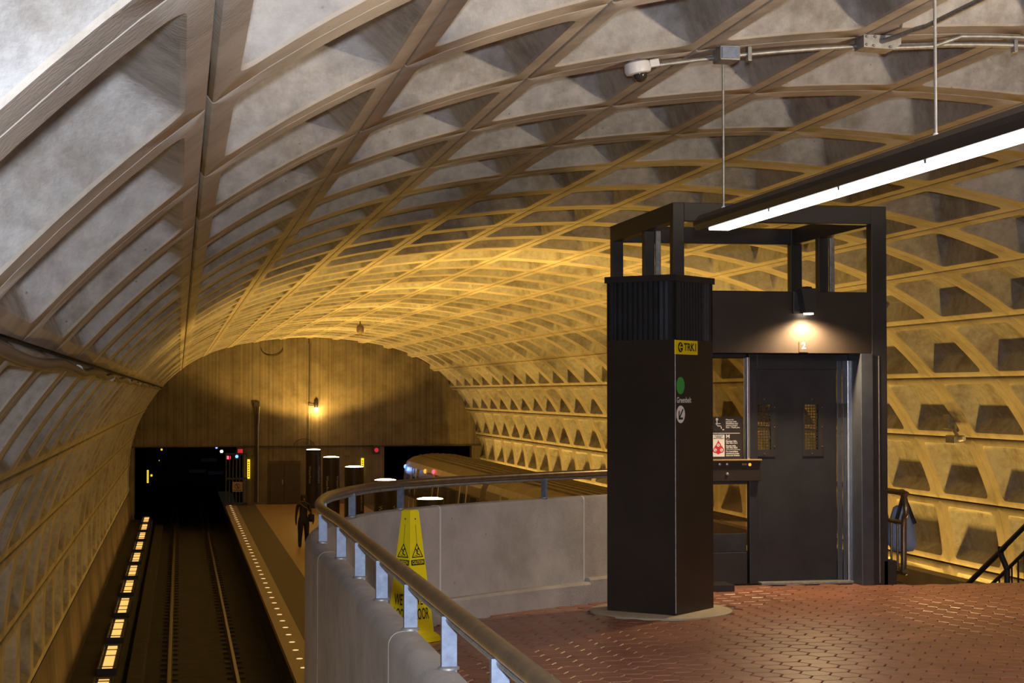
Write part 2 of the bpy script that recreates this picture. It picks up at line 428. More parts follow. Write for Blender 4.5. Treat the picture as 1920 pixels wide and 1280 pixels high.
# ------------------------------------------------------------------ track level
mb = MB(); mb.box(-2.6, 2.4, -8, 122, -1.6, -1.22); struct(mb.build('floor_track_left', M['bed']))
mb = MB(); mb.box(9.0, 14.2, -8, 122, -1.6, -1.22); struct(mb.build('floor_track_right', M['bed']))
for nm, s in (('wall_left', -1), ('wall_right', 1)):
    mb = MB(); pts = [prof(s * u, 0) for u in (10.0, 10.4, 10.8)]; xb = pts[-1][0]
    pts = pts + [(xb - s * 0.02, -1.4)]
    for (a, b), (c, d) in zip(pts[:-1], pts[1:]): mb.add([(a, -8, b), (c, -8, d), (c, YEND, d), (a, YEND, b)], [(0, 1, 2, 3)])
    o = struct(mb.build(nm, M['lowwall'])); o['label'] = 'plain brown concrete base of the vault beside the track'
def rail_profile(x, z):
    return [(x - .065, z - .15), (x + .065, z - .15), (x + .065, z - .135), (x + .015, z - .115), (x + .012, z - .045), (x + .036, z - .03), (x + .036, z - .004), (x + .03, z), (x - .03, z), (x - .036, z - .004), (x - .036, z - .03), (x - .012, z - .045), (x - .015, z - .115), (x - .065, z - .135)]
for x, lab in ((-0.19, 'left-hand steel running rail of the near track'), (1.245, 'right-hand steel running rail of the near track, towards the platform')):
    mb = MB(); pr = rail_profile(x, -1.02); mb.prism(pr, 1, -5, 120)
    mb.m = [1] * len(mb.f)
    for i in (2 + 7, 2 + 6, 2 + 8): mb.m[i] = 0
    tag(mb.build('track_rail', [M['rail'], M['railside']]), lab, 'rail', 'running rails')
mb = MB()
for i in range(150):
    y = 20 + i * 0.76
    for x in (-0.19, 1.245): mb.box(x - .19, x + .19, y - .1, y + .1, -1.22, -1.175)
o = mb.build('rail_fasteners', M['railside']); o['kind'] = 'stuff'; tag(o, 'row of small rail fastener plates under the running rails', 'fasteners')
mb = MB(); mb.prism([(-1.03, -.86), (-.73, -.86), (-.69, -.9), (-.69, -1.0), (-.73, -1.0), (-.75, -.92), (-1.01, -.92), (-1.01, -1.2), (-1.05, -1.2), (-1.05, -.9)], 1, 18, 80)
tag(mb.build('third_rail_cover', M['bed']), 'dark third rail cover board between lamps and track', 'rail cover')
# kerb beside the lamps
mb = MB(); mb.box(-2.4, -1.15, -5, 80.15, -1.25, -.605); struct(mb.build('trim_2', M['bed']))
mb = MB(); mb.box(12.68, 13.9, -5, 80.15, -1.25, -.605); struct(mb.build('trim_3', M['bed']))

# trackside lamps
def track_lamp_parts():
    body = MB(); body.box(-.19, .19, -1.75, 1.75, -.10, -.03)
    body.box(-.19, -.16, -1.75, 1.75, -.03, .02); body.box(.16, .19, -1.75, 1.75, -.03, .02); body.box(-.16, .16, -1.75, -1.72, -.03, .02); body.box(-.16, .16, 1.72, 1.75, -.03, .02)
    lens = MB()
    lens.box(-.10, .10, -.53, .53, -.03, -.005)
    bar = MB(); bar.box(-.16, .16, -.015, .015, -.004, .012)
    return body.mesh('housing', M['black']), lens.mesh('lens', M['trk']), bar.mesh('guard_bar', M['black'])
tb, tl, tg = track_lamp_parts()
def track_lamp(t):
    link('housing', tb, t)
    for y in (-1.13, 0, 1.13):
        link('lens', tl, t, (0, y, 0)); link('guard_bar', tg, t, (0, y + random.uniform(-.25, .25), 0))
PITCHL = 4.55
ORD = ['nearest', 'second nearest', 'third nearest', 'fourth', 'fifth', 'sixth', 'seventh', 'eighth', 'third farthest', 'second farthest', 'farthest']
for i in range(-7, 10):
    y = 37.85 + i * PITCHL - (.25 if i == 9 else 0)
    lab = 'amber trackside uplight below the left wall, %s of the lit row' % ORD[i + 1] if i >= -1 else 'amber trackside uplight below the left wall, before the visible row'
    t = thing('trackside_lamp', lab, 'lamp', (-1.40, y, -0.50), 'amber uplights along the left track')
    track_lamp(t)
    lamp('track_light', 'AREA', (0, 0, 0.04), P_TRACK_L * (.3 if i == 9 else 1), WARM, (PI, 0, 0), t, shape='RECTANGLE', size=0.26, size_y=3.3)
for i in range(-4, 10):
    y = 37.85 + i * PITCHL - (.25 if i == 9 else 0)
    t = thing('trackside_lamp', 'amber trackside uplight at the foot of the right wall behind the train', 'lamp', (12.93, y, -0.50), 'amber uplights along the right track')
    track_lamp(t)
    lamp('track_light', 'AREA', (0, 0, 0.04), P_TRACK_R * (.25 if i == 9 else 1), WARM, (PI, 0, 0), t, shape='RECTANGLE', size=0.26, size_y=3.3)

# ------------------------------------------------------------------ platform
PXL, PXR = 2.02, 9.42
mb = MB(); mb.box(PXL, PXR, 6, YEND, -.12, 0.0)
plat = struct(mb.build('floor_platform', M['plat'])); plat['label'] = 'reddish paved platform between the tracks'
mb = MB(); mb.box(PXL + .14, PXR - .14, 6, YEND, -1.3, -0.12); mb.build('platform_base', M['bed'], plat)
for nm, a, b, m in (('granite_edge', PXL - .005, 2.5, 'granite'), ('tactile_strip', 2.5, 3.36, 'tactile'), ('granite_edge', PXR - .48, PXR + .005, 'granite'), ('tactile_strip', PXR - 1.3, PXR - .48, 'tactile')):
    mb = MB(); mb.box(a, b, 6, YEND, 0.0, 0.006); mb.build(nm, M[m], plat)
el = MB(); el.lathe([(.0, .0), (.06, .0), (.06, .006), (.045, .010), (.0, .010)], (0, 0, 0), 12); elm = el.mesh('edge_light', M['edge'])
for i in range(52):
    y = 30.1 + i * 1.12
    if y < YEND - .6: link('edge_light', elm, plat, (2.245, y, 0.006))
for x, y, lab in ((2.14, 55.8, 'farther tiny green marker light under the platform edge'), (2.14, 36.4, 'nearer tiny green marker light under the platform edge')):
    mb = MB(); mb.prism([(x - .03, -.33), (x + .0, -.33), (x + .0, -.14), (x - .02, -.14)], 1, y - .03, y + .03); mb.lathe([(.0, -.14), (.02, -.14), (.012, -.12), (.0, -.115)], (x - .012, y, 0), 8)
    tag(mb.build('track_marker', M['grl']), lab, 'marker light', 'green edge markers')

# lamp pylons down the middle of the platform
def pylon_parts():
    h = 2.53; r = .33
    body = MB(); body.lathe([(r, 0), (r, h - .12), (r + .0, h - .05), (r, h), (r - .02, h), (r - .03, h - .05), (.0, h - .05)], (0, 0, 0), 32)
    base = MB(); base.lathe([(r + .05, 0), (r + .05, .05), (r + .01, .06)], (0, 0, 0), 32)
    disc = MB(); disc.lathe([(.0, h - .04), (.3, h - .04), (.3, h + .012), (.2, h + .032), (.0, h + .04)], (0, 0, 0), 32)
    txt = MB()
    for ang in (-PI / 2 - .55, -PI / 2 + .75):
        vs, fs = text_geo('Waterfront', .16, 0.001)
        out = []
        for v in vs:
            th = ang + v.y / r; out.append(((r + .004) * math.cos(th), (r + .004) * math.sin(th), 1.45 - v.x * 1.0))
        txt.add(out, fs)
    return [('body', body.mesh('body', M['brown'], 40)), ('base', base.mesh('base', M['black'], 40)), ('lamp_disc', disc.mesh('lamp_disc', M['disc'], 40)), ('lettering', txt.mesh('lettering', M['palegrey']))]
pp = pylon_parts()
plabs = ['dark round lamp pylon standing farthest back, against the end wall', 'dark round lamp pylon second from the end wall', 'middle one of the five dark round platform lamp pylons', 'dark round lamp pylon second nearest, left of the train end', 'nearest dark round lamp pylon, its lit disc just above the parapet', 'dark round lamp pylon hidden behind the parapet']
for i, (y, lab) in enumerate(zip((77.4, 68.2, 59.1, 50.0, 40.9, 31.8), plabs)):
    t = thing('lamp_pylon', lab, 'lamp pylon', (5.77, y, 0.0), 'lit pylons along the platform')
    for nm, me in pp: link(nm, me, t)
    lamp('pylon_uplight', 'SPOT', (0, 0, 2.60), P_PYLON, WARM, (PI, 0, 0), t, spot_size=math.radians(138), spot_blend=0.25, shadow_soft_size=0.2)

# ------------------------------------------------------------------ mezzanine
ZM = 3.26
t = thing('lamp_pylon', 'added dark round lamp pylon on the mezzanine, out of view, lighting the near vault', 'lamp pylon', (6.9, 5.2, ZM), 'lit pylons along the platform')  # added pylon, out of view, whose uplight fills the near vault ribs
for nm, me in pp:
    if nm != 'lettering': link(nm, me, t).scale = (1, 1, .8)
lamp('pylon_uplight', 'SPOT', (0, 0, 2.14), P_MEZZ_FILL, (1.0, .80, .56), (PI, 0, 0), t, spot_size=math.radians(172), spot_blend=0.1, shadow_soft_size=0.2)
def catmull(pts, k=8):
    out = []
    for i in range(len(pts) - 1):
        p0 = Vector(pts[max(i - 1, 0)]); p1 = Vector(pts[i]); p2 = Vector(pts[i + 1]); p3 = Vector(pts[min(i + 2, len(pts) - 1)])
        for j in range(k):
            t = j / k; out.append(0.5 * ((2 * p1) + (p2 - p0) * t + (2 * p0 - 5 * p1 + 4 * p2 - p3) * t * t + (3 * p1 - p0 - 3 * p2 + p3) * t ** 3))
    out.append(Vector(pts[-1])); return out
PATH = [Vector((.83, y)) for y in np.arange(-4, 9.6, .45)] + catmull([(.825, 9.6), (.815, 10.3), (.86, 10.95), (1.02, 11.8), (1.39, 12.72), (1.86, 13.30), (2.34, 13.73), (2.84, 14.11), (3.56, 14.58), (4.31, 15.03)], 6)
ARC = [0.0]
for a, b in zip(PATH[:-1], PATH[1:]): ARC.append(ARC[-1] + (b - a).length)
def path_at(s):
    for i in range(len(ARC) - 1):
        if s <= ARC[i + 1] or i == len(ARC) - 2:
            t = (s - ARC[i]) / (ARC[i + 1] - ARC[i]); p = PATH[i].lerp(PATH[i + 1], t)
            a = PATH[max(i - 1, 0)]; b = PATH[min(i + 2, len(PATH) - 1)]; d = (b - a).normalized(); return p, d
def off(s, o):
    p, d = path_at(s); n = Vector((d.y, -d.x)); return p + n * o           # + is inwards (right of travel)
# floor slab: follows the parapet, then the elevator, then the stair edge
slab = [off(s, -.03) for s in np.linspace(0, ARC[-1], 90)]
slab += [Vector(p) for p in ((4.31, 17.7), (6.6, 17.7), (6.6, 15.2), (10.8, 15.2), (10.8, -4))]
mb = MB(); mb.prism([(p.x, p.y) for p in slab], 2, ZM - .55, ZM - .012)
floor = struct(mb.build('floor', M['grout'])); floor['label'] = 'mezzanine floor with terracotta hexagonal pavers in dark grout'
SH = 0.106; HH = SH * math.sqrt(3) / 2
def hex_mb(r=SH - .0045):
    m_ = MB(); ang = [i * PI / 3 for i in range(6)]
    lo = [((r) * math.cos(a), (r) * math.sin(a), -.012) for a in ang]; md = [((r) * math.cos(a), (r) * math.sin(a), -.004) for a in ang]; hi = [((r - .006) * math.cos(a), (r - .006) * math.sin(a), 0) for a in ang]
    fs = [tuple(range(12, 18))] + [(i, (i + 1) % 6, 6 + (i + 1) % 6, 6 + i) for i in range(6)] + [(6 + i, 6 + (i + 1) % 6, 12 + (i + 1) % 6, 12 + i) for i in range(6)]
    m_.add(lo + md + hi, fs); return m_
hx = hex_mb(); hxm = hx.mesh('paver', M['tile'])
def inside(p, poly):
    r = False; n = len(poly)
    for i in range(n):
        a, b = poly[i], poly[(i + 1) % n]
        if (a.y > p[1]) != (b.y > p[1]) and p[0] < (b.x - a.x) * (p[1] - a.y) / (b.y - a.y) + a.x: r = not r
    return r
inner = [off(s, .11) for s in np.linspace(0, ARC[-1], 90)] + [Vector(p) for p in ((4.31, 15.3), (6.6, 15.3), (6.6, 15.1), (10.7, 15.1), (10.7, -4))]
vis, hid = [], []
cxp, cyp = 3.80, 13.70
for i in range(-2, 70):
    for j in range(18, 175):
        x = 0.4 + i * 1.5 * SH; y = (j + 0.5 * (i % 2)) * 2 * HH * 0.5 * 1.0 * 1.0
        y = (j * 1.0 + 0.5 * (i % 2)) * 2 * HH - 4.0 * 0
        if y > 15.3 or y < 4: continue
        if not inside((x, y), inner): continue
        if math.hypot(x - cxp, y - cyp) < .60: continue
        px, py, pz = project((x, y, ZM))
        jit = (random.uniform(-.0012, .0012), random.uniform(-.010, .010), random.uniform(-.010, .010))
        ok = pz > .5 and -20 < px < 1940 and py < 1300
        # hidden behind the parapet on the left
        if ok and px < 560 + (py - 960) * 1.25 + 40: ok = False
        (vis if ok else hid).append((py, x, y, jit))
vis.sort(key=lambda t: -t[0])
for k, (py, x, y, jt) in enumerate(vis[:300]):
    o = link('paver', hxm, floor, (x, y, ZM + jt[0])); o.rotation_euler = (jt[1], jt[2], 0)
rest = MB()
for py, x, y, jt in vis[300:] + hid:
    b = len(rest.v); rest.v += [(v[0] + x, v[1] + y, v[2] + ZM + jt[0] + v[0] * jt[2] * -1 + v[1] * jt[1]) for v in hx.v]; rest.f += [tuple(q + b for q in f) for f in hx.f]; rest.m += hx.m
o = rest.build('pavers', M['tile'], floor); o['kind'] = 'stuff'
mb = MB(); mb.lathe([(.0, -.01), (.57, -.01), (.57, .006), (.555, .012), (.0, .012)], (cxp, cyp, ZM), 48)
mb.build('concrete_pad', M['concpad'], floor, 30)

# parapet
ZP = 4.14
def wall_section(s, z0):
    o0, o1, r = -.085, .035, .05; pr = [(o0, z0), (o0, ZP - r)]
    for i in range(1, 5): a = PI - PI / 2 * i / 5; pr.append((o0 + r + r * math.cos(a), ZP - r + r * math.sin(a)))
    pr += [(o0 + r, ZP), (o1 - .03, ZP), (o1 - .009, ZP - .009), (o1, ZP - .03), (o1, z0)]
    return [(off(s, a).x, off(s, a).y, z) for a, z in pr]
wallp = struct(bpy.data.objects.new('wall_parapet', None)); COL.objects.link(wallp); wallp['label'] = 'low curved concrete parapet around the mezzanine edge'
cuts = [0, 3.2, 5.6, 8.0, 10.3, 12.6]
cuts = [0]
def arc_of(pt):
    best = min(range(len(PATH)), key=lambda i: (PATH[i] - Vector(pt)).length); return ARC[best]
cuts = [0, arc_of((.83, 2.6)), arc_of((.83, 6.2)), arc_of((.82, 9.6)), arc_of((1.02, 11.8)), arc_of((1.95, 13.38)), arc_of((3.3, 14.4)), ARC[-1]]
for a, b in zip(cuts[:-1], cuts[1:]):
    g = .006; k = max(2, int((b - a) / .15)); mb = MB(); secs = [wall_section(s, ZM - .6) for s in np.linspace(a + g, b - g, k + 1)]; n = len(secs[0])
    mb.add([p for s_ in secs for p in s_], [(i * n + j, i * n + (j + 1) % n, (i + 1) * n + (j + 1) % n, (i + 1) * n + j) for i in range(k) for j in range(n)] + [tuple(range(n)), tuple(range(k * n, (k + 1) * n))])
    mb.build('parapet_panel', M['parapet'], wallp, 40)
for s in cuts[5:-1]:
    mb = MB(); secs = []
    for q in (s - .008, s + .008):
        sec = wall_section(q, ZM - .6); p, d = path_at(q); c = off(q, -.02); secs.append([(x + (x - c.x) * .02, y + (y - c.y) * .02, z + (.002 if z > 4 else 0)) for x, y, z in sec])
    n = len(secs[0]); mb.add(secs[0] + secs[1], [(j, (j + 1) % n, n + (j + 1) % n, n + j) for j in range(n)] + [tuple(range(n)), tuple(range(n, 2 * n))])
    mb.build('white_joint', M['caulk'], wallp)
# kerb along the foot of the parapet, inside
for a, b, h, d in ((arc_of((1.1, 12.0)), arc_of((3.3, 14.4)), .17, .12), (arc_of((3.3, 14.4)) + .02, ARC[-1], .2, .09)):
    k = 14; mb = MB(); ring = []
    for s in np.linspace(a, b, k + 1):
        for o_, z in ((.02, ZM - .02), (.02, ZM + h), (d - .02, ZM + h), (d, ZM + h - .02), (d, ZM - .02)): q = off(s, o_); ring.append((q.x, q.y, z))
    mb.add(ring, [(i * 5 + j, i * 5 + (j + 1) % 5, (i + 1) * 5 + (j + 1) % 5, (i + 1) * 5 + j) for i in range(k) for j in range(5)] + [tuple(range(5)), tuple(range(k * 5, k * 5 + 5))])
    mb.build('kerb', M['parapet'], wallp, 30)

# handrail on the parapet
hr = thing('handrail', 'bronze tubular handrail on grey steel posts along the curved parapet', 'handrail', (0, 0, 0))
ss = np.linspace(0, ARC[-1], 110); mb = MB()
mb.tube([(path_at(s)[0].x, path_at(s)[0].y, 4.33) for s in ss], .0275, 14); mb.build('rail', M['bronze'], hr, 50)
mb = MB(); mb.tube([(path_at(s)[0].x, path_at(s)[0].y, 4.293) for s in ss], .012, 8); mb.build('under_bar', M['galvd'], hr, 50)
post_s = [arc_of((.83, y)) for y in (.9, 1.8, 2.75, 3.65)] + [4 + y for y in (4.57, 5.46, 6.39, 7.32, 8.22, 9.19)] + [arc_of((.815, 10.2)), arc_of((.9, 11.15)), arc_of((1.2, 12.3)), arc_of((1.6, 13.0)), arc_of((2.98, 14.2)), arc_of((4.1, 14.9))]
for s in post_s:
    p, d = path_at(s); nrm = Vector((d.y, -d.x)); mb = MB()
    hw, hd = .012, .024
    a = [p + d * hw * sx + nrm * hd * sy for sx, sy in ((-1, -1), (1, -1), (1, 1), (-1, 1))]
    mb.add([(q.x, q.y, z) for z in (ZP - .03, 4.305) for q in a], [(0, 1, 2, 3), (4, 5, 6, 7), (0, 1, 5, 4), (1, 2, 6, 5), (2, 3, 7, 6), (3, 0, 4, 7)])
    po = mb.build('post', M['galv'], hr)
    mb = MB(); mb.lathe([(.034, 0), (.034, .006), (.028, .010)], (p.x, p.y, ZP), 14); mb.build('base_collar', M['galvd'], po, 40)

# ------------------------------------------------------------------ sign pylon on the mezzanine
R2 = .44
sp = thing('sign_pylon', 'dark brown square sign pylon with louvred top and green line lettering', 'pylon', (cxp, cyp, ZM))
def diamond(r): return [(0, -r), (r, 0), (0, r), (-r, 0)]
mb = MB(); mb.prism(diamond(R2), 2, .012, 2.16); mb.build('body', M['brown'], sp)
mb = MB(); mb.prism(diamond(R2 - .035), 2, 2.16, 2.62); mb.build('louvre_core', M['ink'], sp)
mb = MB(); mb.prism(diamond(R2 + .02), 2, 2.62, 2.67); mb.build('cap', M['black'], sp)
for a, b in (((0, -R2), (R2, 0)), ((R2, 0), (0, R2)), ((0, R2), (-R2, 0)), ((-R2, 0), (0, -R2))):
    a, b = Vector(a), Vector(b); d = (b - a).normalized(); nn = Vector((d.y, -d.x)); L = (b - a).length
    solid = MB()
    for i in range(13):
        t = .03 + (L - .06) * i / 12; c = a + d * t; wd = .013 if i not in (0, 12) else .03
        q = [c - d * wd, c + d * wd, c + d * wd - nn * .03, c - d * wd - nn * .03]
        fin = MB(); fin.add([(v.x, v.y, z) for z in (2.16, 2.62) for v in q], [(0, 1, 2, 3), (4, 5, 6, 7), (0, 1, 5, 4), (1, 2, 6, 5), (2, 3, 7, 6), (3, 0, 4, 7)])
        o = fin.build('louvre_fin', M['door' if i not in (10, 11) else 'jamb'], sp)
mb = MB(); mb.tube([(0, -R2 + .002, .03), (0, -R2 + .002, 2.16)], .004, 8); mb.build('corner_trim', M['galvd'], sp)
rf = Plane2(Vector((0, -R2, 0)), (1, 1, 0), (0, 0, 1))
tsn = rf.slab(-.012, .345, 2.045, 2.155, .012).build('track_sign', M['yellow'], sp)
rf.l = .014; mb = MB(); rf.text(mb, 'TRK1', .215, 2.10, .085, .002, .2); rf.disc(mb, .06, 2.10, .04); mb.build('lettering', M['ink'], tsn)
mb = MB(); rf.line(mb, [(.085, 2.10), (.035, 2.10)], .010, .0155); rf.line(mb, [(.062, 2.125), (.036, 2.10), (.062, 2.075)], .010, .0155); mb.build('arrow', M['yellow'], tsn)
rf.l = .003; mb = MB(); rf.disc(mb, .077, 1.80, .068); o = mb.build('line_bullet', M['green'], sp); o['label'] = 'green dot'
mb = MB(); rf.text(mb, 'Greenbelt', .135, 1.685, .062, .0008, .235); mb.build('lettering', M['white'], sp)
mb = MB(); rf.disc(mb, .08, 1.575, .069); ad = mb.build('arrow_disc', M['white'], sp)
mb = MB(); rf.line(mb, [(.112, 1.61), (.055, 1.545)], .016, .0045); rf.line(mb, [(.052, 1.595), (.052, 1.542), (.105, 1.542)], .016, .0045); mb.build('arrow', M['ink'], ad)

# ------------------------------------------------------------------ elevator
EX0, EX1, EY0, EY1, ET = 4.32, 6.34, 15.14, 17.47, 6.705
ev = thing('elevator', 'black steel and glass elevator shaft with open frame top', 'elevator', (0, 0, 0))
def epart(nm, boxes, m, parent=None, bev=0.004):
    q = MB()
    for b in boxes: q.box(*b, bev=bev)
    return q.build(nm, M[m], parent or ev)
epart('corner_post', [(EX0, EX0 + .105, EY0, EY0 + .105, ZM, ET)], 'black'); epart('corner_post', [(EX1 - .145, EX1, EY0, EY0 + .12, ZM, ET)], 'black')
epart('corner_post', [(EX0, EX0 + .11, EY1 - .11, EY1, ZM, ET)], 'black'); epart('corner_post', [(EX1 - .12, EX1, EY1 - .11, EY1, ZM, ET)], 'black')
bz = ET - .165
epart('top_beam', [(EX0 + .105, EX1 - .145, EY0, EY0 + .1, bz, ET)], 'black'); epart('top_beam', [(EX0 + .11, EX1 - .12, EY1 - .1, EY1, bz, ET)], 'black')
epart('top_beam', [(EX0, EX0 + .1, EY0 + .105, EY1 - .11, bz, ET)], 'black'); epart('top_beam', [(EX1 - .1, EX1, EY0 + .12, EY1 - .11, bz, ET)], 'black')
epart('header_panel', [(EX0 + .105, EX1 - .145, EY0 + .004, EY0 + .05, 5.36, 5.92)], 'brown')
epart('side_panel', [(EX0, EX0 + .06, EY0 + .105, EY1 - .11, 5.36, 5.92)], 'black'); epart('side_panel', [(EX1 - .06, EX1, EY0 + .12, EY1 - .11, 5.36, 5.92)], 'black')
epart('side_panel', [(EX0 + .11, EX1 - .12, EY1 - .06, EY1, 5.36, 5.92)], 'black')
for x, y in ((EX0 + .06, 16.2), (EX1 - .07, 16.6)):
    epart('middle_post', [(x - .05, x + .05, y - .05, y + .05, ZM, bz)], 'black')
    epart('guide_rail', [(x + .05, x + .10, y - .09, y - .05, ZM, bz)], 'galvd')
for x in (EX0 + .02, EX1 - .03):
    epart('glass_side', [(x, x + .012, EY0 + .12, EY1 - .11, ZM + .12, 5.36)], 'glass', bev=0); epart('bottom_beam', [(x - .02, x + .05, EY0 + .12, EY1 - .11, ZM, ZM + .12)], 'black')
epart('glass_back', [(EX0 + .11, EX1 - .12, EY1 - .04, EY1 - .028, ZM + .12, 5.36)], 'glass', bev=0); epart('bottom_beam', [(EX0 + .11, EX1 - .12, EY1 - .1, EY1, ZM, ZM + .12)], 'black')
# front wall, recessed
DY = 15.46
epart('front_frame', [(EX0 + .105, 4.47, DY - .02, DY + .06, ZM, 5.36), (4.47, 5.10, DY - .02, DY + .06, 5.325, 5.36), (4.47, 5.10, DY - .03, DY + .06, 4.17, 4.20), (4.47, 5.10, DY - .02, DY + .06, ZM, 3.55)], 'black')
epart('lower_panel', [(4.47, 5.10, DY - .005, DY + .03, 3.55, 3.72)], 'door')
epart('front_glass', [(4.47, 5.10, DY + .01, DY + .022, 4.39, 5.325)], 'glass', bev=0); epart('front_glass', [(4.47, 5.10, DY + .01, DY + .022, 3.72, 4.17)], 'glass', bev=0)
epart('mullion', [(5.10, 5.125, DY - .04, DY + .06, 4.39, 5.33)], 'steel', bev=.003); epart('door_jamb', [(5.125, 5.205, DY - .02, DY + .06, ZM, 5.36)], 'door')
epart('reveal', [(EX0 + .105, EX0 + .13, EY0 + .1, DY, ZM, 5.36)], 'black')
cp = epart('control_panel', [(4.47, 5.22, DY - .06, DY + .03, 4.20, 4.385)], 'brown')
epart('panel_lip', [(4.47, 5.225, DY - .085, DY - .055, 4.385, 4.40)], 'brass', cp, .003)
def screw(parent, x, y, z, r=.008, m='steel', nm='screw'):
    q = MB(); q.lathe([(r, 0), (r, -.006), (r * .6, -.010)], (x, y, z), 10, axis=1); return q.build(nm, M[m], parent, 40)
screw(cp, 4.83, DY - .06, 4.355, .013, 'steel', 'key_switch'); screw(cp, 4.90, DY - .06, 4.355, .013, 'steel', 'key_switch'); screw(cp, 4.90, DY - .06, 4.265, .014, 'galvd', 'button'); screw(cp, 5.115, DY - .06, 4.35, .014, 'orl', 'call_button')
fp = Plane2((0, DY - .061, 0), (1, 0, 0), (0, 0, 1)); q = MB(); [fp.rect(q, 5.04 + i * .012, 5.047 + i * .012, 4.344, 4.362) for i in range(4)]; q.build('faint_marks', M['brass'], cp)
epart('door_jamb', [(6.085, 6.20, DY - .33, DY + .02, ZM, 5.36)], 'jamb'); epart('door_edge', [(6.065, 6.085, DY - .05, DY - .01, ZM + .02, 5.30)], 'steel', bev=.002)
epart('guide_channel', [(5.975, 6.02, DY - .02, DY - .004, ZM + .02, 5.30), (6.03, 6.062, DY - .02, DY - .004, ZM + .02, 5.30)], 'jamb', bev=.002)
epart('latch', [(5.98, 6.012, DY - .028, DY - .018, 4.78, 4.90), (6.035, 6.06, DY - .028, DY - .018, 4.78, 4.90)], 'black', bev=.002)
epart('transom', [(5.205, 6.085, DY - .012, DY + .03, 5.22, 5.36)], 'door')
epart('sill', [(5.205, 6.20, DY - .12, DY + .02, ZM - .004, ZM + .02)], 'galvd')
for x0, x1, wx0, wx1, dy in ((5.205, 5.645, 5.205 + .005, 5.335, 0), (5.645, 5.975, 5.668, 5.798, .006)):
    y0 = DY + dy
    z0, z1, wz0, wz1 = ZM + .02, 5.225, 4.48, 4.90
    dr = epart('door_panel', [(x0, wx0, y0, y0 + .035, z0, z1), (wx1, x1, y0, y0 + .035, z0, z1), (wx0, wx1, y0, y0 + .035, z0, wz0), (wx0, wx1, y0, y0 + .035, wz1, z1)], 'door', bev=0)
    pl = epart('window_plate', [(wx0 - .022, wx0, y0 - .008, y0 - .001, 4.42, 4.97), (wx1, wx1 + .045, y0 - .008, y0 - .001, 4.42, 4.97), (wx0, wx1, y0 - .008, y0 - .001, 4.42, wz0), (wx0, wx1, y0 - .008, y0 - .001, wz1, 4.97)], 'black', dr, 0)
    epart('wired_pane', [(wx0, wx1, y0 + .008, y0 + .014, 4.48, 4.90)], 'glass', pl, 0)
    q = MB()
    for i in range(6): x = wx0 + .026 * i; q.box(x - .0035, x + .0035, y0 + .004, y0 + .007, 4.48, 4.90)
    for i in range(17): z = 4.48 + .0262 * i; q.box(wx0, wx1, y0 + .004, y0 + .007, z - .0035, z + .0035)
    q.build('wire_mesh', M['wire'], pl)
    for z in (4.51, 4.69, 4.87): screw(pl, wx1 + .035, y0 - .008, z, .005)
    for z in (4.445, 4.945): screw(pl, (wx0 + wx1) / 2, y0 - .008, z, .005)
epart('edge_strip', [(6.255, 6.262, EY0 - .004, EY0, ZM + .02, 5.34)], 'galvd', bev=0)
epart('base_plate', [(6.30, 6.42, EY0 - .0, EY0 + .14, ZM, ZM + .22)], 'black'); epart('base_plate', [(EX0, 4.80, EY0 - .26, EY0 + .02, ZM, ZM + .06)], 'black')
# number plate
np_ = Plane2((5.54, EY0 + .004, 5.42), (1, 0, 0), (0, 0, 1)); o = np_.slab(-.042, .042, -.05, .05, .006).build('number_plate', M['brown'], ev)
np_.l = .0075; q = MB(); np_.text(q, '2', 0, .008, .085, .0008); q.build('lettering', M['white'], o)
# notice on the glass
ns = Plane2((4.77, DY + .004, 4.40), (1, 0, 0), (0, 0, 1)); nt_ = ns.slab(.0, .30, .0, .385, .006); so = nt_.build('notice_board', M['signbg'], ev); so['label'] = 'dark brown notice with white wheelchair symbol and phone numbers'
ns.l = .0075; q = MB()
for i, ln in enumerate(('Please let', 'persons with', 'disabilities and', 'seniors board', 'first - Thank you')): 
    vs, fs = text_geo(ln, .0195, .0006); x0 = min(v.x for v in vs); q.add([ns.p(.137 + v.x - x0, .358 - i * .0175 + v.y) for v in vs], fs)
for ln, y in (('Elevator Info:', .163), ('202 962-1212', .145), ('Shuttle Info:', .120), ('202 962-1825', .102), ('For immediate', .068), ('assistance press', .050), ('intercom button', .032)):
    vs, fs = text_geo(ln, .0195, .0006); x0 = min(v.x for v in vs); q.add([ns.p(.137 + v.x - x0, y + v.y) for v in vs], fs)
ns.text(q, 'M', .155, .205, .042, .002, .034); ns.text(q, 'metro', .155, .181, .011, 0, .034)
ns.rect(q, .012, .27, .2325, .2375); ns.rect(q, .137, .27, .083, .0865)
# wheelchair symbol
ns.disc(q, .052, .362, .012)
ns.line(q, [(.052, .348), (.052, .302), (.088, .302), (.100, .262), (.115, .268)], .009); ns.line(q, [(.052, .322), (.082, .322)], .007)
ns.line(q, [(.058 + .040 * math.cos(a), .285 + .040 * math.sin(a)) for a in np.linspace(math.radians(112), math.radians(345), 22)], .009)
q.build('lettering', M['white'], so)
q = MB(); ns.rect(q, .012, .124, .022, .222, .008); po = q.build('poster', M['white'], so)
q = MB()
def flame(cx, cy, s): return [(cx + s * a, cy + s * b) for a, b in ((0, 1.0), (.22, .55), (.5, .2), (.55, -.25), (.3, -.6), (0, -.7), (-.3, -.6), (-.55, -.25), (-.45, .15), (-.2, .5))]
ns.poly(q, flame(.064, .125, .05), .0085); ns.poly(q, flame(.096, .085, .042), .0086); ns.poly(q, flame(.035, .085, .042), .0087); ns.poly(q, [(.03, .062), (.064, .042), (.1, .062), (.085, .1), (.045, .1)], .0088); q.build('flames', M['red'], po)
q = MB()
for x, y in ((.064, .127), (.095, .082), (.035, .082)): ns.disc(q, x, y, .0145, lift=.0095)
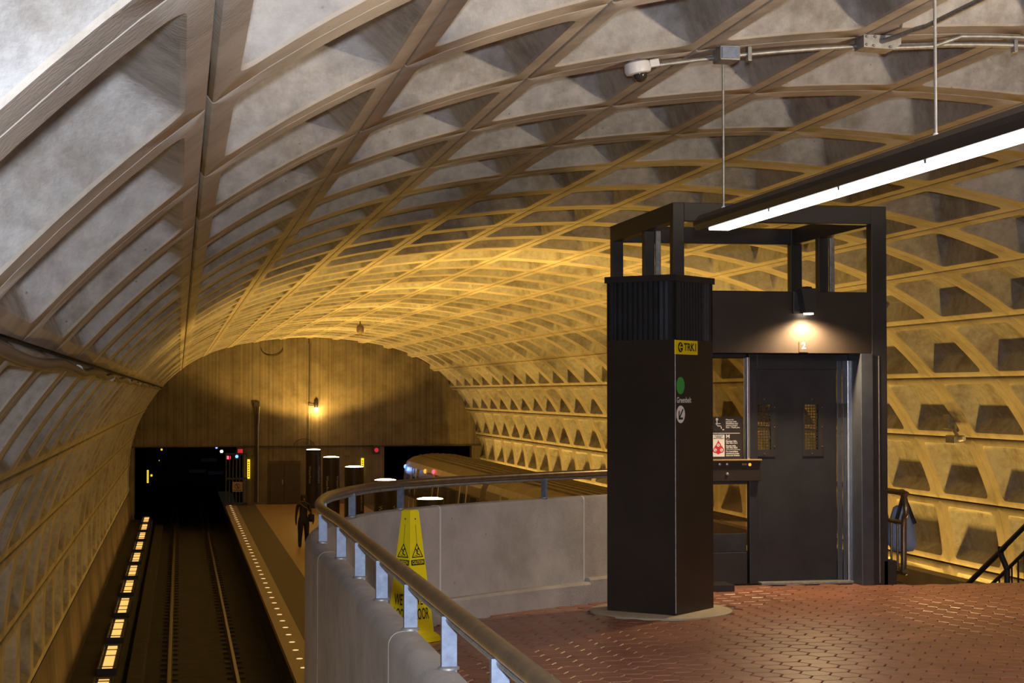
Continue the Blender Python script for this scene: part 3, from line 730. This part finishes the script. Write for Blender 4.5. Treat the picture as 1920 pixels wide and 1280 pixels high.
q.build('dots', M['white'], po)
q = MB()
for x, y in ((.064, .127), (.095, .082), (.035, .082)): ns.line(q, [(x - .006, y + .006), (x + .006, y - .006)], .004, .0102)
for t_, y, wd in (('IN CASE OF FIRE', .211, .08), ('ELEVATORS', .2, .05), ('ARE OUT OF SERVICE', .189, .1)): ns.text(q, t_, .068, y, .01, .0004, wd, lift=.0102)
q.build('print', M['ink'], po)

# wall lamp above the doors
wl = thing('wall_lamp', 'black downlight glowing warm above the elevator doors', 'lamp', (5.54, EY0, 5.72))
q = MB(); q.box(-.10, .08, -.02, .0, .0, .20, bev=.004); q.build('back_plate', M['black'], wl)
q = MB(); q.prism([(-.075, .22), (.075, .22), (.055, .0), (-.035, .0)], 1, -.16, -.02); q.build('housing', M['black'], wl)
q = MB(); q.lathe([(.0, .24), (.05, .24), (.045, .255), (.0, .262)], (-.0, -.09, -.02), 14); q.build('cap', M['black'], wl, 40)
q = MB(); q.box(-.02, .05, -.12, -.06, -.012, .001); q.build('lens', M['lampw'], wl)
lamp('wall_lamp_light', 'SPOT', (.015, -.13, -.035), P_WALL * 5, (1.0, .70, .36), (0, 0, 0), wl, spot_size=math.radians(158), spot_blend=.7, shadow_soft_size=.05)

# ------------------------------------------------------------------ wet-floor cone
cn = thing('wet_floor_cone', 'yellow four-sided wet floor caution cone standing by the parapet', 'caution cone', (1.60, 12.33, ZM + .002)); cn.rotation_euler = (0, 0, math.radians(37))
def frus(mb, a, b, z0, z1): mb.add([(x * a, y * a, z0) for x, y in ((-1, -1), (1, -1), (1, 1), (-1, 1))] + [(x * b, y * b, z1) for x, y in ((-1, -1), (1, -1), (1, 1), (-1, 1))], [(0, 1, 2, 3), (4, 5, 6, 7), (0, 1, 5, 4), (1, 2, 6, 5), (2, 3, 7, 6), (3, 0, 4, 7)])
CA, CB, CZ0, CZ1 = .118, .042, .06, .92
q = MB(); frus(q, CA, CB, CZ0, CZ1 - .01); frus(q, CB, CB - .008, CZ1 - .01, CZ1); q.build('body', M['cone'], cn)
q = MB(); frus(q, .15, .15, 0, .035); frus(q, .15, .125, .035, .062); q.build('base', M['cone'], cn)
for k in range(4):
    ang = k * PI / 2; R = Matrix.Rotation(ang, 4, 'Z'); sl = (CA - CB) / (CZ1 - CZ0)
    fr = Plane2(R @ Vector((0, -CA, CZ0)), R @ Vector((1, 0, 0)), R @ Vector((0, sl, 1)), .002)
    q = MB()
    fr.text(q, 'WET', 0, .235, .11, .001, .115); fr.text(q, 'FLOOR', 0, .135, .11, .001, .155)
    fr.rect(q, -.065, .065, .478, .516)
    fr.line(q, [(-.05, .535), (.05, .535), (0, .625), (-.05, .535)], .007); fr.line(q, [(0, .625), (0, .76)], .003)
    fr.line(q, [(-.015, .59), (.005, .575), (-.005, .56), (.02, .548)], .008); fr.line(q, [(.012, .595), (-.012, .572)], .005); fr.disc(q, .012, .592, .007); fr.line(q, [(-.025, .548), (.0, .545)], .004)
    fr.disc(q, 0, .80, .006)
    q.build('print', M['ink'], cn)
    q = MB(); fr.text(q, 'CAUTION', 0, .497, .032, .0006, .11, lift=.0035); q.build('lettering', M['cone'], cn)

# ------------------------------------------------------------------ hanging fluorescent fixture
hf = thing('hanging_lamp', 'long black suspended fluorescent lamp with white lens in front of the elevator', 'lamp', (3.64, 0, 6.17))
YF0, YF1 = 2.0, 11.78
q = MB(); sec = [(-.12, -.0), (-.12, .03), (-.085, .068), (.085, .068), (.12, .03), (.12, -.0), (.095, -.035), (-.095, -.035)]
q.prism(sec, 1, YF0, YF1)
ee = [(YF1 + .14 * math.sin(a), math.cos(a)) for a in np.linspace(0, PI / 2, 6)]
for (y0, k0), (y1, k1) in zip(ee[:-1], ee[1:]):
    n = len(sec); s0 = [(x * (k0 * .5 + .5), y0, .016 + (z - .016) * (k0 * .6 + .4)) for x, z in sec]; s1 = [(x * (k1 * .5 + .5), y1, .016 + (z - .016) * (k1 * .6 + .4)) for x, z in sec]
    q.add(s0 + s1, [(j, (j + 1) % n, n + (j + 1) % n, n + j) for j in range(n)])
    last = s1
q.add(last, [tuple(range(len(last)))])
q.build('housing', M['black'], hf, 30)
yj = [11.62, 10.36, 9.19, 8.04, 6.88, 5.7, 4.5, 3.3, 2.1]
for a, b in zip(yj[1:], yj[:-1]):
    q = MB(); q.box(-.072, .072, a + .008, b - .008, -.05, -.03, bev=.005); q.build('lens', M['lens'], hf)
    q = MB(); q.box(-.075, .075, a - .02, a + .006, -.0485, -.03, bev=.003); q.build('lens_joint', M['galv'], hf)
for y, zt_ in ((11.5, 7.27), (8.07, 7.27), (4.6, 7.27)):
    q = MB(); q.tube([(0, y, .06), (0, y, zt_ - 6.17)], .0085, 8); q.build('rod', M['galvd'], hf, 50)
    q = MB(); q.lathe([(.016, 0), (.016, .03), (.01, .04)], (0, y, .066), 10); q.build('rod_socket', M['camw'], hf, 40)
YR = 11.37
def ribz(x):
    for i in range(0, 2400):
        u = i * .004
        if hprof(u)[0] >= abs(x - X0): return hprof(u)[1]
    return 5
jb = thing('junction_box', 'small grey junction box on the vault rib above the hanging lamp rod', 'junction box', (3.60, YR, ribz(3.6)))
q = MB(); q.box(-.07, .07, -.16, .02, -.10, .0, bev=.008); q.build('box', M['galvd'], jb); q = MB(); q.box(-.06, .06, -.168, -.158, -.09, -.015, bev=.003); q.build('cover', M['galv'], jb)
# conduit along the rib
def cond(xs, dz, y=YR): return [(x, y, ribz(x) - dz) for x in xs]
t = thing('ceiling_conduit', 'grey steel conduit running along the vault rib from the dome camera', 'conduit', (0, 0, 0))
q = MB(); q.tube(cond(np.linspace(3.12, 4.55, 12), .05), .016, 8); q.build('pipe', M['galvd'], t, 50)
q = MB(); q.tube(cond(np.linspace(4.85, 7.6, 20), .06), .02, 8); q.build('pipe', M['galvd'], t, 50)
q = MB(); q.tube(cond(np.linspace(4.75, 5.1, 5), .075, YR - .02) + cond(np.linspace(5.3, 7.6, 16), .012, YR - .05), .017, 8); q.build('pipe', M['galvd'], t, 50)
for x, dz in ((3.78, .05), (5.72, .06)):
    q = MB(); q.box(x - .014, x + .014, YR - .03, YR + .03, ribz(x) - dz - .05, ribz(x) + .0, bev=.004); q.build('clamp', M['steel'], t)
cb = thing('conduit_box', 'grey cast conduit box with screws on the vault rib', 'junction box', (4.67, YR, ribz(4.67)))
q = MB(); q.prism([(-.12, -.09), (.10, -.10), (.15, -.06), (.15, -.005), (-.12, -.005)], 1, -.14, .03); q.build('body', M['galvd'], cb)
for x, z in ((-.1, -.075), (-.1, -.02), (-.05, -.08), (.07, -.085), (-.04, -.02)): 
    q = MB(); q.lathe([(.01, 0), (.01, -.006), (.006, -.01)], (x, -.14, z), 8, axis=1); q.build('screw', M['steel'], cb, 40)
q = MB(); q.tube([(.0, -.12, -.05), (.06, -.25, -.04), (.1, -.5, -.035), (.12, -.62, -.04), (.12, -3.0, -.04)], .018, 8); q.build('branch_pipe', M['galvd'], cb, 50)
# dome camera
dc = thing('dome_camera', 'white ceiling camera with smoked dome under the vault rib', 'camera', (2.99, YR - .02, ribz(2.99) - .02)); dc.rotation_euler = (0, math.radians(-11), 0)
q = MB(); q.lathe([(.05, .02), (.085, 0), (.09, -.05), (.082, -.07), (.06, -.075)], (0, 0, 0), 24); q.build('body', M['camw'], dc, 40)
q = MB(); q.lathe([(.05 * math.cos(a), -.075 - .055 * math.sin(a)) for a in np.linspace(0, PI / 2 - .05, 8)], (.01, 0, 0), 20); q.build('dome', M['dome'], dc, 50)
q = MB(); q.box(.085, .15, -.03, .03, -.045, .005, bev=.005); q.build('side_box', M['camw'], dc)
# hanging bell on the far vault
hb = thing('ceiling_speaker', 'small dark round fixture hanging from the far vault', 'ceiling fixture', (6.1, 60.5, 7.47))
q = MB(); q.tube([(0, 0, 0), (0, 0, -.12)], .02, 8); q.build('stem', M['black'], hb); q = MB(); q.lathe([(.03, -.1), (.11, -.15), (.125, -.22), (.125, -.34), (.09, -.4), (.04, -.42)], (0, 0, 0), 18); q.build('body', M['greyplate'], hb, 40)
q = MB(); q.lathe([(.04, -.42), (.045, -.46), (.02, -.5)], (0, 0, 0), 12); q.build('tip', M['brass'], hb, 40)

# conduit along the left rib line
t = thing('wall_conduit', 'thick grey cable conduit running along the left rib line of the vault', 'conduit', (0, 0, 0))
px_, pz_ = prof(-6.03, -.03); pts = []
for i in range(120):
    y = 2.0 + i * .66
    pts.append((px_ + .012 * math.sin(i * 1.1), y, pz_ + .018 * math.sin(i * .9) - .01))
q = MB(); q.tube(pts, .032, 10); q.build('pipe', M['greyplate'], t, 50)
for i in range(10):
    y = 7.2 + i * 6.93; q = MB(); q.tube([(px_, y - .03, pz_ - .01), (px_, y + .03, pz_ - .01)], .04, 12); q.build('clamp', M['galvd'], t, 50)

# ------------------------------------------------------------------ end wall details
ew = thing('end_wall_lamp', 'small bracket lamp on a long conduit on the end wall', 'lamp', (5.78, YEND - .01, 4.5))
q = MB(); q.tube([(-.05, -.12, 2.82), (0, -.06, 2.72), (0, -.06, .1)], .032, 8); q.build('conduit', M['railside'], ew, 50)
q = MB(); q.tube([(0, -.1, -.05), (.3, -.1, -.05)], .03, 8); q.lathe([(.05, -.06), (.05, .04)], (0, -.08, 0), 10); q.build('arm', M['railside'], ew, 50)
q = MB(); q.lathe([(.03, .2), (.09, .1), (.1, -.05), (.07, -.16)], (.3, -.14, 0), 14); q.build('housing', M['black'], ew, 40)
q = MB(); q.lathe([(.05, -.16), (.07, -.22), (.04, -.3)], (.3, -.14, 0), 12); q.build('bulb', M['lampw'], ew, 40)
lamp('bracket_lamp_light', 'POINT', (.3, -.28, -.3), 60, WARM, None, ew, shadow_soft_size=.08)
q = MB(); q.tube([(0, -.04, -.1), (0, -.04, -1.85)], .014, 6); q.build('drop_wire', M['galvd'], ew)
for cx_, cz_, rr, sg, lab in ((4.1, 7.02, .42, -1, 'thin black cable hanging in a loop at the top of the end wall'), (5.55, 2.62, .4, 1, 'thin black cable arching above the farthest lamp pylon on the end wall')):
    q = MB(); q.tube([(cx_ + rr * math.cos(a) * 1.15, YEND - .04, cz_ + sg * rr * .8 * math.sin(a)) for a in np.linspace(0, PI, 16)], .016, 6); tag(q.build('cable', M['railside'], None, 50), lab, 'cable')
dp = thing('drain_pipes', 'pair of thin upright pipes on the end wall left of the lamp', 'pipes', (3.43, YEND - .01, 0))
for x, z1, m in ((-.09, 4.45, 'railside'), (.0, 4.5, 'railside'), (.1, 4.4, 'galvd')):
    q = MB(); q.tube([(x * (.6), -.06, .1), (x * .6, -.06, 3.4), (x, -.06, z1)], .035, 8); q.build('pipe', M[m], dp, 50)
q = MB(); q.box(-.16, .12, -.12, -.02, 4.4, 4.62, bev=.02); q.build('bracket', M['black'], dp)
dr = thing('service_door', 'dark double service door in the end wall beside the pylons', 'door', (4.66, YEND - .005, 0))
q = MB(); q.box(-.72, .72, -.05, 0, 0, 1.95); q.build('frame', M['lowwall'], dr)
for s in (-1, 1): q = MB(); q.box(min(.02 * s, .62 * s), max(.02 * s, .62 * s), -.08, -.05, .02, 1.85, bev=.005); q.build('leaf', M['tactile'], dr)
q = MB(); q.box(-.1, -.05, -.12, -.08, .9, 1.1); q.build('handle', M['galvd'], dr)
for x0, x1, z0, z1, lab in ((2.98, 3.25, 2.2, 2.45, 'dim grey rectangular plate on the end wall left of the pipes'), (7.35, 7.6, 2.15, 2.4, 'dim grey rectangular plate on the end wall, left one near the red signal'), (7.95, 8.22, 2.15, 2.4, 'dim grey rectangular plate on the end wall nearest the red signal')):
    q = MB(); q.box(x0, x1, YEND - .03, YEND - .001, z0, z1, bev=.005); tag(q.build('wall_plate', M['greyplate']), lab, 'plate')
def strip(x, y, z0, z1, wd, lab):
    t_ = thing('yellow_sign', lab, 'sign', (x, y, z0)); q = MB(); q.box(-wd / 2, wd / 2, -.02, 0, 0, z1 - z0, bev=.004); q.build('panel', M['yel'], t_)
    pl = Plane2((0, -.021, (z1 - z0) / 2), (1, 0, 0), (0, 0, 1)); q = MB(); hh = (z1 - z0) * .4; [pl.rect(q, -wd * .18, wd * .22, -hh + i * hh * .3, -hh + i * hh * .3 + hh * .13) for i in range(7)]; q.build('faint_marks', M['granite'], t_)
strip(3.065, YEND - .06, 1.16, 2.03, .13, 'narrow upright yellow sign on the end wall beside the left portal')
strip(8.2, YEND - .06, 1.2, 2.05, .13, 'narrow upright yellow sign on the end wall left of the train')
t = thing('no_entry_sign', 'square tan no-walking sign on the platform end gate', 'sign', (2.55, 79.37, .84)); q = MB(); q.box(-.22, .22, -.02, 0, -.22, .22, bev=.01); q.build('panel', M['plate'], t)
pl = Plane2((0, -.021, .03), (1, 0, 0), (0, 0, 1)); q = MB(); k = 24
pl.line(q, [(.11 * math.cos(2 * PI * i / k), .11 * math.sin(2 * PI * i / k)) for i in range(k + 1)], .02); pl.line(q, [(-.07, .07), (.07, -.07)], .02); pl.line(q, [(0, .06), (0, -.02), (.03, -.08)], .03); pl.rect(q, -.18, .18, -.2, -.17); q.build('symbol', M['ink'], t)
t = thing('platform_gate', 'dark barred gate closing the platform end', 'gate', (2.45, 79.4, 0))
for i in range(7): q = MB(); q.tube([(-.4 + i * .15, 0, 0), (-.4 + i * .15, 0, 2.35)], .03, 8); q.build('bar', M['jamb'], t)
for z in (.1, 1.2, 2.3): q = MB(); q.box(-.44, .54, -.03, .03, z - .04, z + .04); q.build('rail', M['black'], t)
def signal(x, y, z, m, r, lab, square=False):
    t_ = thing('signal_light', lab, 'signal', (x, y, z)); q = MB(); q.box(-r * 1.5, r * 1.5, -.0, .25, -r * 1.8, r * 1.8, bev=.01); q.build('housing', M['black'], t_)
    q = MB()
    if square: q.box(-r, r, -.03, 0, -r * .85, r * .85, bev=.01)
    else: q.lathe([(.0, 0), (r, 0), (r * .8, -.03), (0, -.05)], (0, 0, 0), 14, axis=1)
    q.build('lens', M[m], t_, 40)
def pxp(px, py, Y):
    fw = Vector((math.sin(YAW) * math.cos(PIT), math.cos(YAW) * math.cos(PIT), math.sin(PIT))); rt = Vector((math.cos(YAW), -math.sin(YAW), 0)); up = rt.cross(fw)
    r = fw + rt * ((px - 960) / FPX) - up * ((py - 640) / FPX); return CAM + r * ((Y - CAM.y) / r.y)
for px, py, Y, m, r, lab, sq in ((415.5, 846, 84, 'whl', .07, 'bright white signal lamp in the left tunnel mouth', False), (406, 839, 86, 'bluel', .05, 'dim blue lamp at the top of the left tunnel mouth', False), (428.5, 857.5, 82, 'redl', .085, 'square red signal lamp in the left tunnel mouth', True), (444, 855.5, 79.1, 'bluel', .07, 'bright blue lamp over the platform gate', False), (450.5, 845.5, 80.0, 'redd', .11, 'dim red lit sign over the platform gate', True), (303, 842.5, 81.1, 'yel', .045, 'small yellow lamp at the top left of the left portal', False), (298.5, 863, 81.1, 'yel', .02, 'tiny yellow lamp lower down the left portal edge', False), (706, 843.5, 79.8, 'redd', .1, 'red signal lamp on the end wall left of the train', False), (284, 891, 81.1, 'yel', .05, 'yellow lamp beside the striped wall sign left of the tunnel', False)):
    p = pxp(px, py, Y); signal(p.x, p.y, p.z, m, r, lab, sq)
p0, p1 = pxp(277, 905, 81.1), pxp(277, 881, 81.1); strip(p0.x, 81.1, p0.z, p1.z, .08, 'narrow upright yellow sign on the wall left of the tunnel portal')
for i, (px, py) in enumerate(((405, 886), (370, 883), (392, 862))):
    p = pxp(px, py, 105); q = MB(); q.box(p.x - .5, p.x + .5, 105, 105.1, p.z - .12, p.z + .12, bev=.02); tag(q.build('tunnel_plate', M['jamb']), ['faint grey plate deep in the left tunnel, rightmost', 'faint grey plate deep in the left tunnel, leftmost', 'faint grey plate deep in the left tunnel, topmost'][i], 'plate')

# ------------------------------------------------------------------ train on the right-hand track
XT = 11.12; ZR = -1.02
half = [(1.50, -.95 + 1.0 - 1.02), (1.53, 0.0), (1.53, .55), (1.36, 1.85), (1.27, 2.05), (1.0, 2.22), (.5, 2.32), (0, 2.35)]
half[0] = (1.5, -.75)
outl = [(XT - a, z) for a, z in half] + [(XT + a, z) for a, z in half[::-1][1:]]
def side_x(z):
    for (a, z0), (b, z1) in zip(half[:-1], half[1:]):
        if z0 <= z <= z1: return XT - (a + (b - a) * (z - z0) / (z1 - z0))
    return XT
def train_car(y0, y1, lab, lead):
    t_ = thing('train_car', lab, 'train car', (0, 0, 0), 'cars of the train')
    q = MB(); q.prism(outl, 1, y0, y1); mi = []
    n = len(outl); q.m = [0, 0] + [1 if min(outl[i][1], outl[(i + 1) % n][1]) > 2.0 else 0 for i in range(n)]
    q.build('body', [M['train'], M['trainroof']], t_)
    for i in range(7):
        x = XT - .75 + i * .25; zz = 2.36 - abs(x - XT) ** 2 * .1; q = MB(); q.box(x - .02, x + .02, y0 + .3, y1 - .3, zz - .03, zz + .02); q.build('roof_rib', M['trainroof'], t_)
    L = y1 - y0
    def panel(nm, ya, yb, za, zb, m, proud, parent=None):
        q = MB(); vs = []
        for pr in (-.01, proud):
            for yy in (ya, yb):
                for zz in (za, zb): vs.append((side_x(zz) - pr, yy, zz))
        q.add(vs, [(0, 1, 3, 2), (4, 5, 7, 6), (0, 1, 5, 4), (2, 3, 7, 6), (0, 2, 6, 4), (1, 3, 7, 5)]); return q.build(nm, M[m], parent or t_)
    panel('brown_band', y0 + .05, y1 - .05, .62, 1.55, 'traindk', .008)
    for fr in (.17, .5, .83):
        yc = y0 + L * fr
        for s in (-1, 1):
            d = panel('door_leaf', min(yc, yc + s * .66) + .01, max(yc, yc + s * .66) - .01, -.0, 1.84, 'train', .02); panel('pane', yc + s * .34 - .2, yc + s * .34 + .2, .7, 1.5, 'tglass', .026, d)
        for s in (-.72, .72): panel('door_post', yc + s - .06, yc + s + .06, -.0, 1.84, 'camw', .05)
    for fr in (.06, .285, .39, .61, .715, .94): yc = y0 + L * fr; panel('window', yc - .62, yc + .62, .72, 1.5, 'tglass', .014)
    if lead:
        panel('blue_lit_panel', y1 - 3.4, y1 - .15, 1.62, 1.84, 'galv', .03)
        for y, z, m, nm in ((y1 - .35, 1.8, 'bluel', 'blue_side_lamp'), (y1 - 6.6, 1.86, 'orl', 'orange_side_lamp'), (y1 - 8.8, 1.93, 'redl', 'red_side_lamp')):
            q = MB(); q.lathe([(.0, 0), (.09, 0), (.09, -.05), (.05, -.09), (.0, -.1)], (side_x(z) + .0, y, z), 12, axis=0); q.build(nm, M[m], t_, 40)
        q = MB(); q.prism([(XT - 1.46, -.4), (XT + 1.46, -.4), (XT + 1.46, .6), (XT + 1.2, 2.0), (XT - 1.2, 2.0), (XT - 1.46, .6)], 1, y1, y1 + .25); q.build('end_cap', M['traindk'], t_)
    q = MB(); q.box(XT - 1.2, XT + 1.2, y0 + 1.5, y0 + 4.2, -1.0, -.6); q.build('bogie', M['black'], t_); q = MB(); q.box(XT - 1.2, XT + 1.2, y1 - 4.2, y1 - 1.5, -1.0, -.6); q.build('bogie', M['black'], t_)
    q = MB(); q.box(XT - .5, XT + .5, y0 - .45, y0, -.3, 1.6); q.build('gangway', M['black'], t_)
    return t_
train_car(57.2, 77.0, 'far train car with lit blue panel and red side lamp', True)
train_car(35.2, 56.2, 'nearer train car with ribbed brown roof behind the parapet', False)
lamp('blue_side_light', 'POINT', (9.45, 76.2, 1.75), 14, (.25, .4, 1.0), shadow_soft_size=.05)

# ------------------------------------------------------------------ right side: stair, rails, camera
mb = MB(); 
for i in range(16): y = 15.2 + i * .29; mb.box(6.72, 8.75, y, y + .31, ZM - .17 * (i + 1) - .2, ZM - .17 * (i + 1))
struct(mb.build('floor_stair', M['stair']))
t = thing('escalator_deck', 'long grooved metal deck running away beside the stair', 'escalator deck', (0, 0, 0))
for i, (x0, x1, z) in enumerate(((8.78, 8.95, 2.86), (8.95, 9.10, 2.82), (9.10, 9.3, 2.78))):
    q = MB(); q.box(x0, x1 - .012, 15.6, 34, z - .25, z, bev=.008); q.build('deck_strip', M['stair'], t)
sr = thing('stair_railing', 'dark sloping stair railing with balusters at the right edge', 'railing', (8.62, 0, 0))
def zr(y): return 3.63 - (y - 16.97) * (3.63 - 2.91) / (18.3 - 16.97)
q = MB(); q.tube([(0, 15.6, zr(15.6)), (0, 21.0, zr(21.0))], .03, 12); q.build('handrail', M['black'], sr, 50)
q = MB(); q.tube([(0, 15.6, zr(15.6) - .26), (0, 21, zr(21) - .26)], .02, 10); q.build('lower_rail', M['black'], sr, 50)
for y in (16.0, 17.4, 18.8, 20.2):
    z = zr(y); q = MB(); q.tube([(0, y + .15, z - .03), (0, y + .14, z - .12), (0, y, z - .26), (0, y, z - 1.0)], .032, 10); q.build('post', M['black'], sr, 50)
for i in range(36):
    y = 15.7 + i * .145
    if min(abs(y - a) for a in (16.0, 17.4, 18.8, 20.2)) < .06: continue
    q = MB(); q.tube([(0, y, zr(y) - .26), (0, y, zr(y) - 1.0)], .011, 6); q.build('baluster', M['black'], sr)
gl = thing('guard_railing', 'bronze looped guard rail end just right of the elevator', 'railing', (6.72, 15.62, ZM))
loop = [(0, 1.9, .80), (0, .14, .80), (0, .06, .775), (.0, .01, .70), (0, 0, .62), (0, .05, .52), (0, .06, .12), (0, .09, .07), (0, .16, .05), (0, 1.9, .05)]
q = MB(); q.tube(catmull(loop, 5), .028, 12); q.build('loop', M['bronze'], gl, 50)
q = MB(); q.tube([(0, .06, .52), (0, 1.9, .52)], .02, 10); q.build('middle_rail', M['bronze'], gl, 50)
for y in (.2, .35, .5, .65, .8, .95, 1.1): q = MB(); q.tube([(0, y, .05), (0, y, .52)], .012, 8); q.build('baluster', M['bronze'], gl, 50)
# pale blue bag hung behind the guard rail
bg = thing('shoulder_bag', 'pale blue cloth bag with black straps hanging behind the guard rail', 'bag', (6.90, 16.15, 3.62))
q = MB(); prof_b = [(.02, -.16), (.09, -.15), (.125, -.09), (.13, 0), (.115, .1), (.095, .2), (.075, .27), (.05, .29)]
k = 20; vs = []
for r, h in prof_b:
    for j in range(k):
        a = 2 * PI * j / k; vs.append((r * 1.15 * math.cos(a) * (1 + .06 * math.sin(3 * a + h * 9)) + .02 * (h < 0), r * .75 * math.sin(a) * (1 + .05 * math.sin(5 * a)), h))
q.add(vs, [(i * k + j, i * k + (j + 1) % k, (i + 1) * k + (j + 1) % k, (i + 1) * k + j) for i in range(len(prof_b) - 1) for j in range(k)] + [tuple(range(k)), tuple(range((len(prof_b) - 1) * k, len(prof_b) * k))])
q.build('body', M['bag'], bg, 60)
for s in (-1, 1):
    q = MB(); q.tube([(s * .10, -.09, .12), (s * .05, -.075, .26), (-.0, -.05, .40), (-s * .02, .0, .44)], .02, 8, rb=.008); q.build('strap', M['strap'], bg, 50)
# wall camera on the right vault
wc = thing('wall_camera', 'grey wall camera on a bent bracket on the right side of the vault', 'camera', (12.93, 27.62, 4.28))
q = MB(); q.tube([(-.02, .35, .5), (-.1, .25, .3), (-.14, .1, .1), (-.1, 0, -.02)], .03, 8); q.build('bracket', M['galvd'], wc, 50)
q = MB(); q.box(-.22, -.08, .12, .34, .12, .36, bev=.01); q.build('box', M['galvd'], wc); q = MB(); q.box(-.3, -.1, -.25, .1, -.12, .02, bev=.02); q.build('camera_body', M['galvd'], wc)
q = MB(); q.tube([(-.2, -.25, -.05), (-.2, -.42, -.03)], .035, 10); q.build('lens_hood', M['camw'], wc, 50)

# ------------------------------------------------------------------ person on the platform
def person(loc, rz):
    t_ = thing('person', 'person in dark clothes with a shoulder bag standing on the platform', 'person', loc); t_.rotation_euler = (0, 0, rz)
    J = {}; E_ = []; Rr = {}
    def j(n, co, r): J[n] = co; Rr[n] = r
    j('pel', (0, 0, .92), .135); j('waist', (0, 0, 1.06), .125); j('chest', (0, .0, 1.26), .15); j('neckb', (0, 0, 1.42), .07); j('neck', (0, -.005, 1.48), .055); j('head', (0, -.02, 1.57), .09); j('crown', (0, -.01, 1.67), .075)
    E_ += [('pel', 'waist'), ('waist', 'chest'), ('chest', 'neckb'), ('neckb', 'neck'), ('neck', 'head'), ('head', 'crown')]
    for s, e in ((-1, (-.232, .02, 1.13)), (1, (.235, -.02, 1.13))):
        n = 'L' if s < 0 else 'R'
        j(n + 'sh', (s * .19, 0, 1.38), .065); j(n + 'el', e, .042); wr = (e[0] + s * .03, e[1] - .05, .90) if s < 0 else (e[0] + .03, e[1] - .14, .93); j(n + 'wr', wr, .032); pm = (wr[0], wr[1] - .02, wr[2] - .07); j(n + 'pm', pm, .034)
        E_ += [('neckb', n + 'sh'), (n + 'sh', n + 'el'), (n + 'el', n + 'wr'), (n + 'wr', n + 'pm')]
        for k_, (dx, ln) in enumerate(((-.025, .075), (-.008, .085), (.009, .08), (.025, .062))):
            a = n + 'f%d' % k_; j(a, (pm[0] + dx * .5, pm[1] + dx, pm[2] - .05), .011); j(a + 't', (pm[0] + dx * .5, pm[1] + dx - .012, pm[2] - .05 - ln * .6), .009); E_ += [(n + 'pm', a), (a, a + 't')]
        j(n + 'th', (pm[0], pm[1] - .045, pm[2] - .005), .012); j(n + 'tht', (pm[0], pm[1] - .06, pm[2] - .045), .010); E_ += [(n + 'pm', n + 'th'), (n + 'th', n + 'tht')]
        j(n + 'hip', (s * .095, 0, .85), .12); j(n + 'kn', (s * .11, -.015, .48), .082); j(n + 'an', (s * .12, .02, .09), .06); j(n + 'toe', (s * .15, -.15, .04), .035); j(n + 'hl', (s * .125, .05, .04), .035)
        E_ += [('pel', n + 'hip'), (n + 'hip', n + 'kn'), (n + 'kn', n + 'an'), (n + 'an', n + 'toe'), (n + 'an', n + 'hl')]
    names = list(J); me = bpy.data.meshes.new('body'); me.from_pydata([J[n] for n in names], [(names.index(a), names.index(b)) for a, b in E_], [])
    m_ = mat('dark_outfit', (0.013, 0.013, 0.022), 0.8); nt = m_.node_tree; tc = nt.nodes.new('ShaderNodeTexCoord'); sx = nt.nodes.new('ShaderNodeSeparateXYZ'); nt.links.new(tc.outputs['Object'], sx.inputs[0])
    rp = nt.nodes.new('ShaderNodeValToRGB'); mr = nt.nodes.new('ShaderNodeMath'); mr.operation = 'MULTIPLY'; mr.inputs[1].default_value = 1 / 1.75; nt.links.new(sx.outputs['Z'], mr.inputs[0]); nt.links.new(mr.outputs[0], rp.inputs['Fac'])
    rp.color_ramp.interpolation = 'CONSTANT'; e = rp.color_ramp.elements; e[0].position = 0; e[0].color = (.01, .01, .01, 1); e[1].position = .055; e[1].color = (.012, .013, .025, 1)
    for p_, c_ in ((.55, (.02, .018, .02, 1)), (.845, (.28, .17, .11, 1))): x_ = e.new(p_); x_.color = c_
    nt.links.new(rp.outputs['Color'], nt.nodes['Principled BSDF'].inputs['Base Color']); me.materials.append(m_)
    o = link('body', me, t_); md = o.modifiers.new('Skin', 'SKIN'); md.use_smooth_shade = True
    if not me.skin_vertices: me.attributes  # layer is created by the modifier
    bm = bmesh.new(); bm.from_mesh(me); ly = bm.verts.layers.skin.verify()
    for v, n in zip(bm.verts, names): v[ly].radius = (Rr[n], Rr[n] * (.72 if n in ('pel', 'waist', 'chest') else 1.0)); v[ly].use_root = (n == 'pel')
    bm.to_mesh(me); bm.free(); sd = o.modifiers.new('Sub', 'SUBSURF'); sd.levels = 1; sd.render_levels = 2
    q = MB(); q.lathe([(.01, 1.74), (.06, 1.725), (.098, 1.67), (.105, 1.60), (.095, 1.53), (.07, 1.50)], (0, .012, 0), 16); q.build('hair', M['hair'], t_, 60)
    q = MB(); q.lathe([(.02, 0), (.014, .012), (.004, .018)], (0, -.125, 1.565), 8, axis=1)
    q.lathe([(.010, 0), (.007, -.008)], (-.034, -.107, 1.60), 8, axis=1); q.lathe([(.010, 0), (.007, -.008)], (.034, -.107, 1.60), 8, axis=1); q.box(-.025, .025, -.112, -.10, 1.515, 1.525); q.build('face', M['skin'], t_, 60)
    q = MB(); q.box(.18, .34, -.12, .1, .83, 1.08, bev=.03); b_ = q.build('shoulder_bag', M['strap'], t_); q = MB(); q.tube([(.25, -.02, 1.07), (.1, -.14, 1.25), (-.08, -.13, 1.38), (-.13, .0, 1.45)], .014, 8); q.build('strap', M['greyplate'], b_)
    return t_
person((3.97, 57.5, 0.0), math.radians(14))
